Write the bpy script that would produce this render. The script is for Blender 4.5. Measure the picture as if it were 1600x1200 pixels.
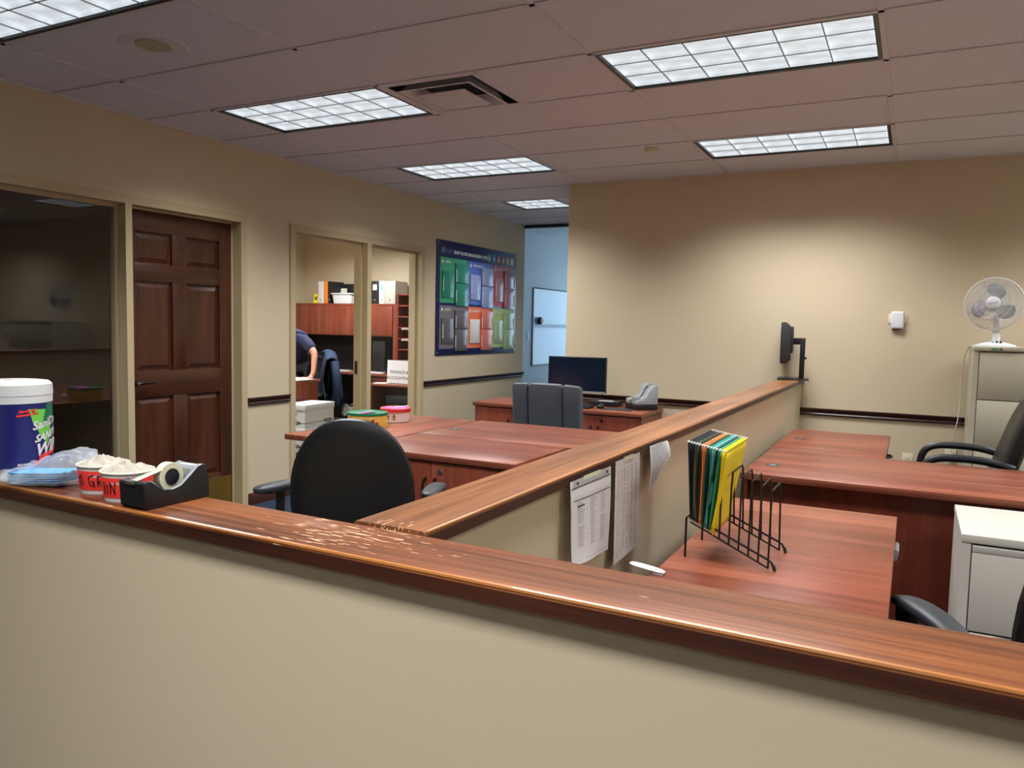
import bpy, bmesh, math, random
from mathutils import Vector, Matrix, noise
PI = math.pi
random.seed(7)
for o in list(bpy.data.objects): bpy.data.objects.remove(o)
scene = bpy.context.scene
COL = scene.collection

# ---------------------------------------------------------------- camera, world, exposure
def cam_setup():
    f, yaw, pitch, roll = 1216.08, .4743, -.0751, .0219
    cy, sy, cp, sp, cr, sr = math.cos(yaw), math.sin(yaw), math.cos(pitch), math.sin(pitch), math.cos(roll), math.sin(roll)
    fw = Vector((-sy*cp, cy*cp, sp)); r = Vector((cy, sy, 0)); u = r.cross(fw)
    r2 = r*cr + u*sr; u2 = u*cr - r*sr
    M = Matrix((r2, u2, -fw)).transposed().to_4x4(); M.translation = Vector((3.8379, -3.4358, 1.4075))
    c = bpy.data.cameras.new('camera'); o = bpy.data.objects.new('camera', c); COL.objects.link(o)
    o.matrix_world = M; c.sensor_fit = 'HORIZONTAL'; c.sensor_width = 36; c.lens = 36*f/1600; c.clip_start = .05
    scene.camera = o
cam_setup()
world = bpy.data.worlds.new('world'); scene.world = world; world.use_nodes = True
WB = world.node_tree.nodes['Background']; WB.inputs[0].default_value = (.50, .76, 1, 1); WB.inputs[1].default_value = 2.4
scene.view_settings.view_transform = 'Standard'; scene.view_settings.look = 'None'
scene.view_settings.gamma = 1; scene.view_settings.use_curve_mapping = False
scene.view_settings.exposure = 0.56
LAMP_W = 24.0          # watts of each ceiling luminaire's directed light
PANE_E = .46           # radiance of the louvre panes
LAMP_C = (.97, .985, 1.0)

# ---------------------------------------------------------------- materials
def lin(h):
    v = [int(h[i:i+2], 16)/255 for i in (0, 2, 4)]
    return tuple(((c/12.92) if c <= .04045 else ((c+.055)/1.055)**2.4) for c in v) + (1,)
MATS = {}
def base(name):
    m = bpy.data.materials.new(name); m.use_nodes = True; MATS[name] = m
    return m, m.node_tree, m.node_tree.nodes['Principled BSDF']
def flat(name, h, rough=.5, metal=0, spec=.5, bump=0, bscale=200, var=0, vscale=6, coat=0, alpha=1, trans=0):
    m, nt, b = base(name)
    b.inputs['Base Color'].default_value = lin(h); b.inputs['Roughness'].default_value = rough
    b.inputs['Metallic'].default_value = metal; b.inputs['Specular IOR Level'].default_value = spec
    b.inputs['Coat Weight'].default_value = coat; b.inputs['Alpha'].default_value = alpha
    b.inputs['Transmission Weight'].default_value = trans
    if bump or var:
        tc = nt.nodes.new('ShaderNodeTexCoord')
    if bump:
        n = nt.nodes.new('ShaderNodeTexNoise'); n.inputs['Scale'].default_value = bscale; n.inputs['Detail'].default_value = 3
        nt.links.new(tc.outputs['Object'], n.inputs['Vector'])
        bp = nt.nodes.new('ShaderNodeBump'); bp.inputs['Strength'].default_value = bump; bp.inputs['Distance'].default_value = .002
        nt.links.new(n.outputs[0], bp.inputs['Height']); nt.links.new(bp.outputs[0], b.inputs['Normal'])
    if var:
        n2 = nt.nodes.new('ShaderNodeTexNoise'); n2.inputs['Scale'].default_value = vscale; n2.inputs['Detail'].default_value = 4
        nt.links.new(tc.outputs['Object'], n2.inputs['Vector'])
        mx = nt.nodes.new('ShaderNodeMixRGB'); c = lin(h)
        mx.inputs[1].default_value = tuple(x*(1-var) for x in c[:3])+(1,); mx.inputs[2].default_value = tuple(min(1, x*(1+var)) for x in c[:3])+(1,)
        nt.links.new(n2.outputs[0], mx.inputs[0]); nt.links.new(mx.outputs[0], b.inputs['Base Color'])
    return m
def wood(name, dark, mid, light, axis, stretch=14, scale=5, rough=.35, coat=0, bump=.15, worn=None):
    m, nt, b = base(name); L = nt.links.new
    tc = nt.nodes.new('ShaderNodeTexCoord'); mp = nt.nodes.new('ShaderNodeMapping')
    s = [scale*stretch]*3; s[axis] = scale*.55
    mp.inputs['Scale'].default_value = s; L(tc.outputs['Object'], mp.inputs[0])
    n = nt.nodes.new('ShaderNodeTexNoise'); n.inputs['Scale'].default_value = .55; n.inputs['Detail'].default_value = 7; n.inputs['Roughness'].default_value = .62; n.inputs['Distortion'].default_value = .6
    L(mp.outputs[0], n.inputs['Vector'])
    mp2 = nt.nodes.new('ShaderNodeMapping'); s2 = [scale*1.6]*3; s2[axis] = scale*.25; mp2.inputs['Scale'].default_value = s2; L(tc.outputs['Object'], mp2.inputs[0])
    n2 = nt.nodes.new('ShaderNodeTexNoise'); n2.inputs['Scale'].default_value = .7; n2.inputs['Detail'].default_value = 3; L(mp2.outputs[0], n2.inputs['Vector'])
    ad = nt.nodes.new('ShaderNodeMath'); ad.operation = 'MULTIPLY_ADD'; ad.inputs[1].default_value = .55
    L(n.outputs[0], ad.inputs[0])
    mu = nt.nodes.new('ShaderNodeMath'); mu.operation = 'MULTIPLY'; mu.inputs[1].default_value = .45; L(n2.outputs[0], mu.inputs[0]); L(mu.outputs[0], ad.inputs[2])
    cr = nt.nodes.new('ShaderNodeValToRGB'); e = cr.color_ramp.elements
    e[0].position = .36; e[0].color = lin(dark); e[1].position = .64; e[1].color = lin(light)
    k = e.new(.5); k.color = lin(mid)
    L(ad.outputs[0], cr.inputs[0]); out = cr.outputs[0]
    if worn:
        # worn, scratched lacquer around one spot (object coordinates), short streaks along the grain
        (wx, wy), rad, col = worn
        mp3 = nt.nodes.new('ShaderNodeMapping'); s3 = [220]*3; s3[axis] = 26; mp3.inputs['Scale'].default_value = s3; L(tc.outputs['Object'], mp3.inputs[0])
        n3 = nt.nodes.new('ShaderNodeTexNoise'); n3.inputs['Scale'].default_value = .9; n3.inputs['Detail'].default_value = 2; L(mp3.outputs[0], n3.inputs['Vector'])
        vd = nt.nodes.new('ShaderNodeVectorMath'); vd.operation = 'DISTANCE'; vd.inputs[1].default_value = (wx, wy, 1.045); L(tc.outputs['Object'], vd.inputs[0])
        mr = nt.nodes.new('ShaderNodeMapRange'); mr.inputs[1].default_value = .02; mr.inputs[2].default_value = rad; mr.inputs[3].default_value = .57; mr.inputs[4].default_value = .80
        L(vd.outputs['Value'], mr.inputs[0])
        gt = nt.nodes.new('ShaderNodeMath'); gt.operation = 'GREATER_THAN'; L(n3.outputs[0], gt.inputs[0]); L(mr.outputs[0], gt.inputs[1])
        mx = nt.nodes.new('ShaderNodeMixRGB'); L(gt.outputs[0], mx.inputs[0]); L(out, mx.inputs[1]); mx.inputs[2].default_value = lin(col); out = mx.outputs[0]
    L(out, b.inputs['Base Color']); b.inputs['Roughness'].default_value = rough; b.inputs['Coat Weight'].default_value = coat; b.inputs['Coat Roughness'].default_value = .15
    if bump:
        bp = nt.nodes.new('ShaderNodeBump'); bp.inputs['Strength'].default_value = bump; bp.inputs['Distance'].default_value = .001
        L(n.outputs[0], bp.inputs['Height']); L(bp.outputs[0], b.inputs['Normal'])
    return m
def emit(name, col, s):
    m, nt, b = base(name); b.inputs['Base Color'].default_value = (.8, .8, .8, 1)
    b.inputs['Emission Color'].default_value = col+(1,); b.inputs['Emission Strength'].default_value = s; b.inputs['Roughness'].default_value = .3
    return m
def glassy(name, refl=.09, tint=(1, 1, 1, 1)):
    m, nt, b = base(name); L = nt.links.new
    t = nt.nodes.new('ShaderNodeBsdfTransparent'); t.inputs[0].default_value = tint
    g = nt.nodes.new('ShaderNodeBsdfGlossy'); g.inputs['Roughness'].default_value = .01
    lw = nt.nodes.new('ShaderNodeLayerWeight'); lw.inputs[0].default_value = .5
    pw = nt.nodes.new('ShaderNodeMath'); pw.operation = 'POWER'; pw.inputs[1].default_value = 5; L(lw.outputs['Facing'], pw.inputs[0])
    fr = nt.nodes.new('ShaderNodeMath'); fr.operation = 'MULTIPLY_ADD'; fr.inputs[1].default_value = .95; fr.inputs[2].default_value = .042; L(pw.outputs[0], fr.inputs[0])
    mx = nt.nodes.new('ShaderNodeMixShader'); L(fr.outputs[0], mx.inputs[0]); L(t.outputs[0], mx.inputs[1]); L(g.outputs[0], mx.inputs[2])
    L(mx.outputs[0], nt.nodes['Material Output'].inputs[0])
    return m
def film(name, h, opac, rough=.25):
    m, nt, b = base(name); L = nt.links.new
    b.inputs['Base Color'].default_value = lin(h); b.inputs['Roughness'].default_value = rough
    t = nt.nodes.new('ShaderNodeBsdfTransparent'); tl = nt.nodes.new('ShaderNodeBsdfTranslucent'); tl.inputs[0].default_value = lin(h)
    m1 = nt.nodes.new('ShaderNodeMixShader'); m1.inputs[0].default_value = .35; L(b.outputs[0], m1.inputs[1]); L(tl.outputs[0], m1.inputs[2])
    m2 = nt.nodes.new('ShaderNodeMixShader'); m2.inputs[0].default_value = opac; L(t.outputs[0], m2.inputs[1]); L(m1.outputs[0], m2.inputs[2])
    L(m2.outputs[0], nt.nodes['Material Output'].inputs[0])
    return m
def speckle(name, h, spot, thr, scale, rough=.95, bump=.4):
    m, nt, b = base(name); L = nt.links.new
    tc = nt.nodes.new('ShaderNodeTexCoord')
    n = nt.nodes.new('ShaderNodeTexNoise'); n.inputs['Scale'].default_value = scale; n.inputs['Detail'].default_value = 3; L(tc.outputs['Object'], n.inputs['Vector'])
    cr = nt.nodes.new('ShaderNodeValToRGB'); e = cr.color_ramp.elements; e[0].position = thr; e[0].color = lin(spot); e[1].position = thr+.07; e[1].color = lin(h)
    L(n.outputs[0], cr.inputs[0]); L(cr.outputs[0], b.inputs['Base Color']); b.inputs['Roughness'].default_value = rough; b.inputs['Specular IOR Level'].default_value = .2
    bp = nt.nodes.new('ShaderNodeBump'); bp.inputs['Strength'].default_value = bump; bp.inputs['Distance'].default_value = .003; L(n.outputs[0], bp.inputs['Height']); L(bp.outputs[0], b.inputs['Normal'])
    return m
flat('paint', 'CABA9C', .7, bump=.06, bscale=60, var=.03, vscale=1.5)
flat('frame_paint', 'BCAA86', .45)
flat('hall_paint', 'D6D8DA', .7)
flat('rail', '3A1A16', .28, coat=.3)
flat('base_wood', '4A2A1E', .4)
speckle('tile', 'D8D8E0', 'B8B8C0', .36, 150)
flat('tbar', 'D0CED4', .5)
speckle('carpet', '2C3648', '1A2230', .46, 260, .98, .8)
wood('oak_x', '3C1E0E', '703E20', '96592F', 0, stretch=22, rough=.38, coat=.12, worn=((.66, .12), .30, 'E0B088'))
wood('oak_y', '462812', '784A2A', '9C683E', 1, stretch=22, rough=.4, coat=.1, worn=((.08, -2.33), .12, 'E0B088'))
flat('oak_edge', 'A86C38', .3, coat=.3)
wood('oak_shade_x', '2A120A', '3C1C10', '4E2817', 0, stretch=20, rough=.42)  # darker oak, shade of the ledge's front face put into the colour
wood('oak_shade_y', '2A120A', '3C1C10', '4E2817', 1, stretch=20, rough=.42)  # same shade colour, grain turned for the side ledge
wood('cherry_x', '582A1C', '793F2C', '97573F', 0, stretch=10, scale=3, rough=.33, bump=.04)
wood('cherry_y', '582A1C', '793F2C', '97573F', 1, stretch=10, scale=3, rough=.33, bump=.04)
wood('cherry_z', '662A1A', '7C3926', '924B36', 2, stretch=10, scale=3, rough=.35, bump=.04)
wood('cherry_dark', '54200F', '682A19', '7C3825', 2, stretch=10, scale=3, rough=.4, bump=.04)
flat('cherry_edge', '5E2A1E', .4)
wood('door_wood', '331A10', '462414', '59301C', 2, stretch=9, scale=3, rough=.35, coat=.2)
wood('door_wood_y', '331A10', '462414', '59301C', 1, stretch=9, scale=3, rough=.35, coat=.2)
flat('brass', 'A8873C', .3, metal=.8)
flat('black_metal', '14140F', .35, metal=.3)
flat('black_plastic', '15161A', .4)
flat('black_gloss', '101216', .18)
flat('black_leather', '0B0C10', .38, bump=.25, bscale=260)
flat('grey_leather', '4C525A', .42, bump=.3, bscale=240)
flat('black_mesh', '0A0B0E', .8)
flat('pad_grey', '292B2E', .45)
flat('dark_grey', '2A2C2F', .5)
flat('steel_grey', '989A9E', .4, metal=.15)
flat('chrome', 'C8C8C8', .15, metal=1)
flat('putty', 'B0AA94', .45)
flat('putty_white', 'B9B4A9', .45)
flat('white', 'D2D2D0', .45)
flat('white_gloss', 'DADCDC', .25)
flat('cream', 'DCD5C2', .6)
flat('ivory', 'D8CDB0', .5)
flat('paper', 'D4D2D0', .8)
flat('paper_warm', 'CFC8C2', .8)
flat('print', '6A6A6E', .8)
flat('print_dark', '3A3A40', .8)
flat('clip_grey', 'A9ABA8', .5)
flat('navy', '141A52', .35)
flat('label_blue', '1B2061', .3)
flat('green', '2E8A5E', .5)
flat('leaf_green', '6FC04A', .45)
flat('deep_green', '0F6B45', .45)
flat('red', 'C2282C', .45)
flat('bright_red', 'E0342E', .45)
flat('orange', 'E8822E', .6)
flat('yellow', 'F2DC1E', .7)
flat('teal', '2E9A86', .7)
flat('pale_teal', '7CC8C8', .7)
flat('folder_black', '1C1F22', .7)
flat('folder_olive', '5A5A40', .7)
flat('folder_tan', 'C88C50', .7)
flat('folder_green', '1E4A3C', .7)
flat('pink', 'EE5EC0', .7)
flat('mask_blue', '4FB0EA', .7)
flat('tape', 'E4E4C4', .25, trans=.15)
flat('tin_yellow', 'E6C25A', .4, var=.25, vscale=30)
flat('tin_white', 'EBDDD6', .4)
flat('biscuit', '8A4A2C', .6)
flat('skin', 'B98068', .5)
flat('hair', '2A1E18', .6)
flat('shirt_navy', '1A2140', .85, bump=.3, bscale=60)
flat('jacket_navy', '22344F', .8, bump=.3, bscale=40)
flat('trousers', '23242A', .85)
flat('screen', '0C1A2C', .15)
flat('wb', 'DDE6EE', .12)
flat('p_green', '2F8F66', .4); flat('p_blue', '4A62B4', .4); flat('p_red', 'B8323A', .4)
flat('p_grey', '6B6264', .4); flat('p_orange', 'E0662E', .4); flat('p_lime', 'A4BE5C', .4)
flat('pocket_green', '2E7A66', .2); flat('pocket_blue', '8C98C4', .2); flat('pocket_red', 'B88A98', .2)
flat('pocket_grey', '605C60', .2); flat('pocket_orange', 'CE7468', .2); flat('pocket_lime', 'A8BE96', .2)
flat('bag_black', '1A1C22', .3)
flat('fan_blade', '74747E', .35)
def lamp_pane():
    m = emit('pane', (.86, .94, 1.0), PANE_E); nt = m.node_tree; b = nt.nodes['Principled BSDF']; b.inputs['Base Color'].default_value = (.25, .25, .25, 1)
    tc = nt.nodes.new('ShaderNodeTexCoord'); n = nt.nodes.new('ShaderNodeTexNoise'); n.inputs['Scale'].default_value = 9; nt.links.new(tc.outputs['Object'], n.inputs['Vector'])
    mr = nt.nodes.new('ShaderNodeMapRange'); mr.inputs[1].default_value = .3; mr.inputs[2].default_value = .7; mr.inputs[3].default_value = PANE_E*.82; mr.inputs[4].default_value = PANE_E*1.25
    nt.links.new(n.outputs[0], mr.inputs[0]); nt.links.new(mr.outputs[0], b.inputs['Emission Strength'])
lamp_pane()
emit('led_green', (.1, .9, .3), .6)
glassy('glass')
film('bag_film', 'F2F5FA', .28, .15)
film('wrap', 'D2CCBC', .88, .3)
film('grille_film', 'F2F0EC', .20, .5)

# ---------------------------------------------------------------- mesh helpers
class MB:
    def __init__(s): s.v = []; s.f = []
    def add(s, v, f):
        n = len(s.v); s.v += [tuple(p) for p in v]; s.f += [tuple(i+n for i in q) for q in f]; return s
    def box(s, x0, x1, y0, y1, z0, z1):
        return s.add([(x0,y0,z0),(x1,y0,z0),(x1,y1,z0),(x0,y1,z0),(x0,y0,z1),(x1,y0,z1),(x1,y1,z1),(x0,y1,z1)],
                     [(0,3,2,1),(4,5,6,7),(0,1,5,4),(1,2,6,5),(2,3,7,6),(3,0,4,7)])
    def obox(s, M, a, b, c):
        vs = [M @ Vector((x*a/2, y*b/2, z*c/2)) for x, y, z in [(-1,-1,-1),(1,-1,-1),(1,1,-1),(-1,1,-1),(-1,-1,1),(1,-1,1),(1,1,1),(-1,1,1)]]
        return s.add(vs, [(0,3,2,1),(4,5,6,7),(0,1,5,4),(1,2,6,5),(2,3,7,6),(3,0,4,7)])
    def prism(s, poly, axis, a, b):
        # poly: list of 2D points, extruded along axis from a to b
        def pt(p, t):
            return (t, p[0], p[1]) if axis == 0 else ((p[0], t, p[1]) if axis == 1 else (p[0], p[1], t))
        n = len(poly); vs = [pt(p, a) for p in poly]+[pt(p, b) for p in poly]
        fs = [tuple(range(n-1, -1, -1)), tuple(range(n, 2*n))]+[(i, (i+1) % n, n+(i+1) % n, n+i) for i in range(n)]
        return s.add(vs, fs)
    def tube(s, pts, r, n=8, closed=False):
        pts = [Vector(p) for p in pts]; m = len(pts); R = r if isinstance(r, (list, tuple)) else [r]*m
        vs = []; up = None
        for i, p in enumerate(pts):
            if closed: t = pts[(i+1) % m]-pts[i-1]
            else: t = pts[min(i+1, m-1)]-pts[max(i-1, 0)]
            t.normalize()
            if up is None: up = Vector((0, 0, 1)) if abs(t.z) < .9 else Vector((1, 0, 0))
            a = t.cross(up); a.normalize(); b = a.cross(t); up = b
            for k in range(n):
                q = 2*PI*k/n; vs.append(p+(a*math.cos(q)+b*math.sin(q))*R[i])
        fs = []
        for i in range(m if closed else m-1):
            j = (i+1) % m
            fs += [(i*n+k, i*n+(k+1) % n, j*n+(k+1) % n, j*n+k) for k in range(n)]
        if not closed: fs += [tuple(range(n-1, -1, -1)), tuple((m-1)*n+k for k in range(n))]
        return s.add(vs, fs)
    def lathe(s, prof, c=(0, 0, 0), n=32, M=None):
        vs = []; fs = []; m = len(prof)
        for r, z in prof:
            for k in range(n):
                q = 2*PI*k/n; p = Vector((r*math.cos(q), r*math.sin(q), z))
                p = (M @ p) if M else p+Vector(c)
                vs.append(p)
        for i in range(m-1): fs += [(i*n+k, i*n+(k+1) % n, (i+1)*n+(k+1) % n, (i+1)*n+k) for k in range(n)]
        if prof[0][0] > 1e-5: fs.append(tuple(range(n-1, -1, -1)))
        if prof[-1][0] > 1e-5: fs.append(tuple((m-1)*n+k for k in range(n)))
        return s.add(vs, fs)
    def pad(s, fn, rings=7, seg=32, top=1.0, bot=1.0, p=3.0):
        # cushion: fn(theta)-> outline (u,v); returns points (u,w,v) through place(u,w,v)
        vs = []; fs = []
        lv = [math.sin(PI/2*i/rings) for i in range(rings+1)]
        for side in (1, -1):
            for r in lv:
                for k in range(seg):
                    th = 2*PI*k/seg; u, v = fn(th); w = (max(0, 1-r**p))**(1/p)
                    vs.append((u*r, side*w*(top if side > 0 else bot), v*r))
        m = len(lv)
        for side in (0, 1):
            o = side*m*seg
            for i in range(m-1):
                for k in range(seg):
                    q = (o+i*seg+k, o+i*seg+(k+1) % seg, o+(i+1)*seg+(k+1) % seg, o+(i+1)*seg+k)
                    fs.append(q if side else q[::-1])
        return s.add(vs, fs)
    def grid(s, fn, nu, nv, thick=0):
        vs = [fn(i/nu, j/nv) for j in range(nv+1) for i in range(nu+1)]
        fs = [(j*(nu+1)+i, j*(nu+1)+i+1, (j+1)*(nu+1)+i+1, (j+1)*(nu+1)+i) for j in range(nv) for i in range(nu)]
        return s.add(vs, fs)
    def map(s, fn): s.v = [tuple(fn(Vector(p))) for p in s.v]; return s
def obj(name, mb, mat, parent=None, bevel=0, seg=2, smooth=35, sub=0, solid=0, mesh=None, loc=None):
    if mesh is None:
        me = bpy.data.meshes.new(name); me.from_pydata(mb.v, [], mb.f)
        bm = bmesh.new(); bm.from_mesh(me)
        bmesh.ops.remove_doubles(bm, verts=bm.verts, dist=1e-6)
        bmesh.ops.recalc_face_normals(bm, faces=bm.faces)
        if bevel:
            es = [e for e in bm.edges if len(e.link_faces) == 2 and e.calc_face_angle(0) > .5]
            bmesh.ops.bevel(bm, geom=es, offset=bevel, segments=seg, profile=.5, affect='EDGES', clamp_overlap=True)
        bm.to_mesh(me); bm.free()
        if smooth:
            me.polygons.foreach_set('use_smooth', [True]*len(me.polygons)); me.set_sharp_from_angle(angle=math.radians(smooth))
        me.materials.append(MATS[mat])
    else: me = mesh
    o = bpy.data.objects.new(name, me); COL.objects.link(o)
    if loc: o.location = loc
    if parent: o.parent = parent
    if solid:
        d = o.modifiers.new('thickness', 'SOLIDIFY'); d.thickness = solid; d.offset = 0
    if sub:
        d = o.modifiers.new('smooth', 'SUBSURF'); d.levels = sub; d.render_levels = sub
    return o
def tag(o, label, cat, group=None):
    o['label'] = label; o['category'] = cat
    if group: o['group'] = group
    return o
def thing(name, label, cat, loc=(0, 0, 0), rz=0, group=None):
    o = bpy.data.objects.new(name, None); COL.objects.link(o); o.empty_display_size = .1
    o.location = loc; o.rotation_euler = (0, 0, rz)
    return tag(o, label, cat, group)
def struct(name, mb, mat, parent=None, **k):
    o = obj(name, mb, mat, parent, **k)
    if not parent: o['kind'] = 'structure'
    return o
def sempty(name, loc=(0, 0, 0)):
    o = bpy.data.objects.new(name, None); COL.objects.link(o); o.location = loc; o['kind'] = 'structure'; return o
def copy_thing(root, loc, rz=0, label=None):
    r = root.copy(); COL.objects.link(r); r.location = loc; r.rotation_euler = (0, 0, rz)
    if label: r['label'] = label
    for ch in root.children:
        c = ch.copy(); COL.objects.link(c); c.parent = r
        for g in ch.children:
            d = g.copy(); COL.objects.link(d); d.parent = c
    return r
def txt(s, size, bold=0, align='CENTER', shear=0):
    # flat text as mesh data: list of verts (x,y) and faces
    c = bpy.data.curves.new('t', 'FONT'); c.body = s; c.size = size; c.align_x = align; c.align_y = 'CENTER'; c.offset = bold; c.shear = shear; c.resolution_u = 2
    o = bpy.data.objects.new('t', c); COL.objects.link(o)
    me = bpy.data.meshes.new_from_object(o)
    v = [tuple(p.co) for p in me.vertices]; f = [tuple(p.vertices) for p in me.polygons]
    bpy.data.objects.remove(o); bpy.data.curves.remove(c); bpy.data.meshes.remove(me)
    return v, f
def text_mb(s, size, place, bold=0, align='CENTER', mb=None, shear=0):
    v, f = txt(s, size, bold, align, shear); mb = mb or MB()
    return mb.add([place(x, y) for x, y, z in v], f)
def rot(mx, my, mz, t=(0, 0, 0)):
    from mathutils import Euler
    M = Euler((mx, my, mz)).to_matrix().to_4x4(); M.translation = Vector(t); return M
def superell(a, b, n=3.0):
    def fn(t):
        c, s = math.cos(t), math.sin(t)
        return (a*math.copysign(abs(c)**(2/n), c), b*math.copysign(abs(s)**(2/n), s))
    return fn

# ---------------------------------------------------------------- the room shell
XL, YB, XR, YS, H = -.59, 3.0, 6.7, -6.1, 2.66
XC = 1.065            # end of the back wall, right side of the corridor
YE = 5.46             # end of the left wall
TW = .13              # wall thickness
struct('floor', MB().box(-4.3, XR+.1, YS-.1, 9.8, -.05, 0), 'carpet', smooth=0)

# left wall with its openings
def pieces(lst, x0, x1):
    mb = MB()
    for y0, y1, z0, z1 in lst: mb.box(x0, x1, y0, y1, z0, z1)
    return mb
struct('wall_left', pieces([(YS, -1.85, 0, H), (-1.85, .83, 2.172, H), (.83, 1.287, 0, H), (1.287, 3.19, 2.172, H), (3.19, YE, 0, H)], XL-TW, XL), 'paint', smooth=0)
struct('wall_back', MB().box(XC, XR, YB, YB+TW, 0, H), 'paint', smooth=0)
struct('wall_corridor_right', MB().box(XC, XC+TW, YB+TW, YE+.3, 0, 2.9), 'paint', smooth=0)
struct('wall_right', MB().box(XR, XR+TW, YS, YB+TW, 0, H), 'paint', smooth=0)
struct('wall_front', MB().box(-4.2, XR+TW, YS-TW, YS, 0, H), 'paint', smooth=0)
# the dark office, the finance office and the far daylight room
struct('wall_office_west', MB().box(-4.18, -4.06, YS, 5.42, 0, H), 'paint', smooth=0)
struct('wall_office_back', MB().box(-4.18, XL-TW, 5.3, 5.42, 0, H), 'paint', smooth=0)
struct('wall_office_middle', MB().box(-4.06, XL-TW, 1.0, 1.1, 0, H), 'paint', smooth=0)
struct('ceiling_office', MB().box(-4.18, XL-TW+.02, YS-TW, 5.42, H, H+.06), 'tile', smooth=0)
struct('wall_hall_left', MB().box(-1.62, -1.5, YE-.04, 9.7, 0, 2.9), 'hall_paint', smooth=0)
struct('wall_hall_near', MB().box(-1.62, XL-.012, YE-.04, YE+.001, 0, 2.9).box(XC+TW, 3.1, YE+.2, YE+.3, 0, 2.9), 'hall_paint', smooth=0)
struct('wall_hall_far', MB().box(-1.62, -1.35, 9.6, 9.7, 0, 2.9).box(1.65, 3.1, 9.6, 9.7, 0, 2.9).box(-1.35, 1.65, 9.6, 9.7, 0, .6).box(-1.35, 1.65, 9.6, 9.7, 2.5, 2.9), 'hall_paint', smooth=0)
struct('wall_hall_right', MB().box(3.0, 3.1, YE+.3, 9.6, 0, 2.9), 'hall_paint', smooth=0)
struct('ceiling_hall', MB().box(-1.62, 3.1, YE, 9.7, 2.84, 2.9), 'hall_paint', smooth=0)
struct('trim_1', MB().box(XL, XC, YE-.03, YE+.03, H-.03, 2.9), 'dark_grey', smooth=0)
w3 = sempty('window_3')
obj('window_frame', MB().box(-1.35, 1.65, 9.62, 9.68, .6, .66).box(-1.35, 1.65, 9.62, 9.68, 2.44, 2.5).box(-1.35, -1.29, 9.62, 9.68, .66, 2.44).box(1.59, 1.65, 9.62, 9.68, .66, 2.44).box(.12, .18, 9.62, 9.68, .66, 2.44).box(-1.29, 1.59, 9.62, 9.68, 1.38, 1.44), 'white', w3, smooth=0)
for a, b in ((-1.29, .12), (.18, 1.59)):
    for c, d in ((.66, 1.38), (1.44, 2.44)): obj('pane', MB().box(a, b, 9.645, 9.655, c, d), 'glass', w3, smooth=0)
pl = bpy.data.lights.new('daylight_portal', 'AREA'); pl.shape = 'RECTANGLE'; pl.size = 3.0; pl.size_y = 1.9; pl.cycles.is_portal = True
po = bpy.data.objects.new('daylight_portal', pl); COL.objects.link(po); po.location = (.15, 9.72, 1.55); po.rotation_euler = (-PI/2, 0, 0)

# ---------------------------------------------------------------- ceiling grid
GX, GY = 1.2192, .6096
ceil = sempty('ceiling', (0, 0, H))
light_spots = [(i, k, 2) for i in (0, 2, 4) for k in (-6, -3, 0, 3) if (i, k) != (0, -6)] + [(2, -9, 2)] + [(0, 6, 1)]  # the lone rearmost light is unseen, added to brighten the front half wall
vent_spot = (1, 0)
def ceil_end(i):   # y where the tiled ceiling ends for a column
    return YE if (i+1)*GX <= XC+.2 else YB
grid = MB(); TBW = .012; ZT = .006
xs = [i*GX for i in range(0, 6)]
ks = list(range(-10, 9))
for x in xs:
    grid.box(x-TBW, x+TBW, YS, YE if x < XC else YB, 0, ZT)
for k in ks:
    y = k*GY
    if y < YS: continue
    grid.box(XL, XR if y < YB else XC, y-TBW, y+TBW, 0, ZT-.0007)
grid.box(GX+GY-TBW, GX+GY+TBW, 0, GY, 0, ZT-.0003).box(GX/2-TBW, GX/2+TBW, 6*GY, 7*GY, 0, ZT-.0003)
grid.box(XL, XL+.02, YS, YE, -.001, ZT).box(XC, XR, YB-.02, YB, -.001, ZT)
obj('ceiling_grid', grid, 'tbar', ceil, smooth=0)
tile_cache = {}
def tile(x0, x1, y0, y1):
    if x1-x0 < .03 or y1-y0 < .03: return
    key = (round(x1-x0, 3), round(y1-y0, 3))
    w, d = key
    if key not in tile_cache:
        m = MB().box(-w/2, w/2, -d/2, d/2, 0, .016)
        o = obj('ceiling_tile', m, 'tile', ceil, smooth=0); tile_cache[key] = o.data
    else:
        o = obj('ceiling_tile', None, None, ceil, mesh=tile_cache[key])
    o.location = ((x0+x1)/2, (y0+y1)/2, ZT)
taken = {}
for i, k, n in light_spots: taken[(i, k)] = n
for i in range(-1, 6):
    x0, x1 = max(XL, i*GX), min((i+1)*GX, XR)
    for k in range(-11, 9):
        y0, y1 = max(YS, k*GY), min((k+1)*GY, YE)
        xa, xb = x0, x1
        if y0 >= YB-.01:
            xb = min(x1, XC)
            if xb <= xa: continue
        elif y1 > YB and x0 >= XC-.01: y1 = YB
        if (i, k) in taken:
            if taken[(i, k)] == 1: tile(xa+GX/2, xb, y0, y1)
            continue
        if (i, k) == vent_spot:
            tile(xa+GY, xb, y0, y1); continue
        tile(xa, xb, y0, y1)
        if y1 < YB and k*GY+GY > YB: pass
# slab above, keeps the ceiling closed
obj('plenum_deck', MB().box(XL-.02, XR+.1, YS-.1, YB+TW, .2, .25).box(XL-.02, XC+.1, YB, YE, .2, .25), 'dark_grey', ceil, smooth=0)

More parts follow.
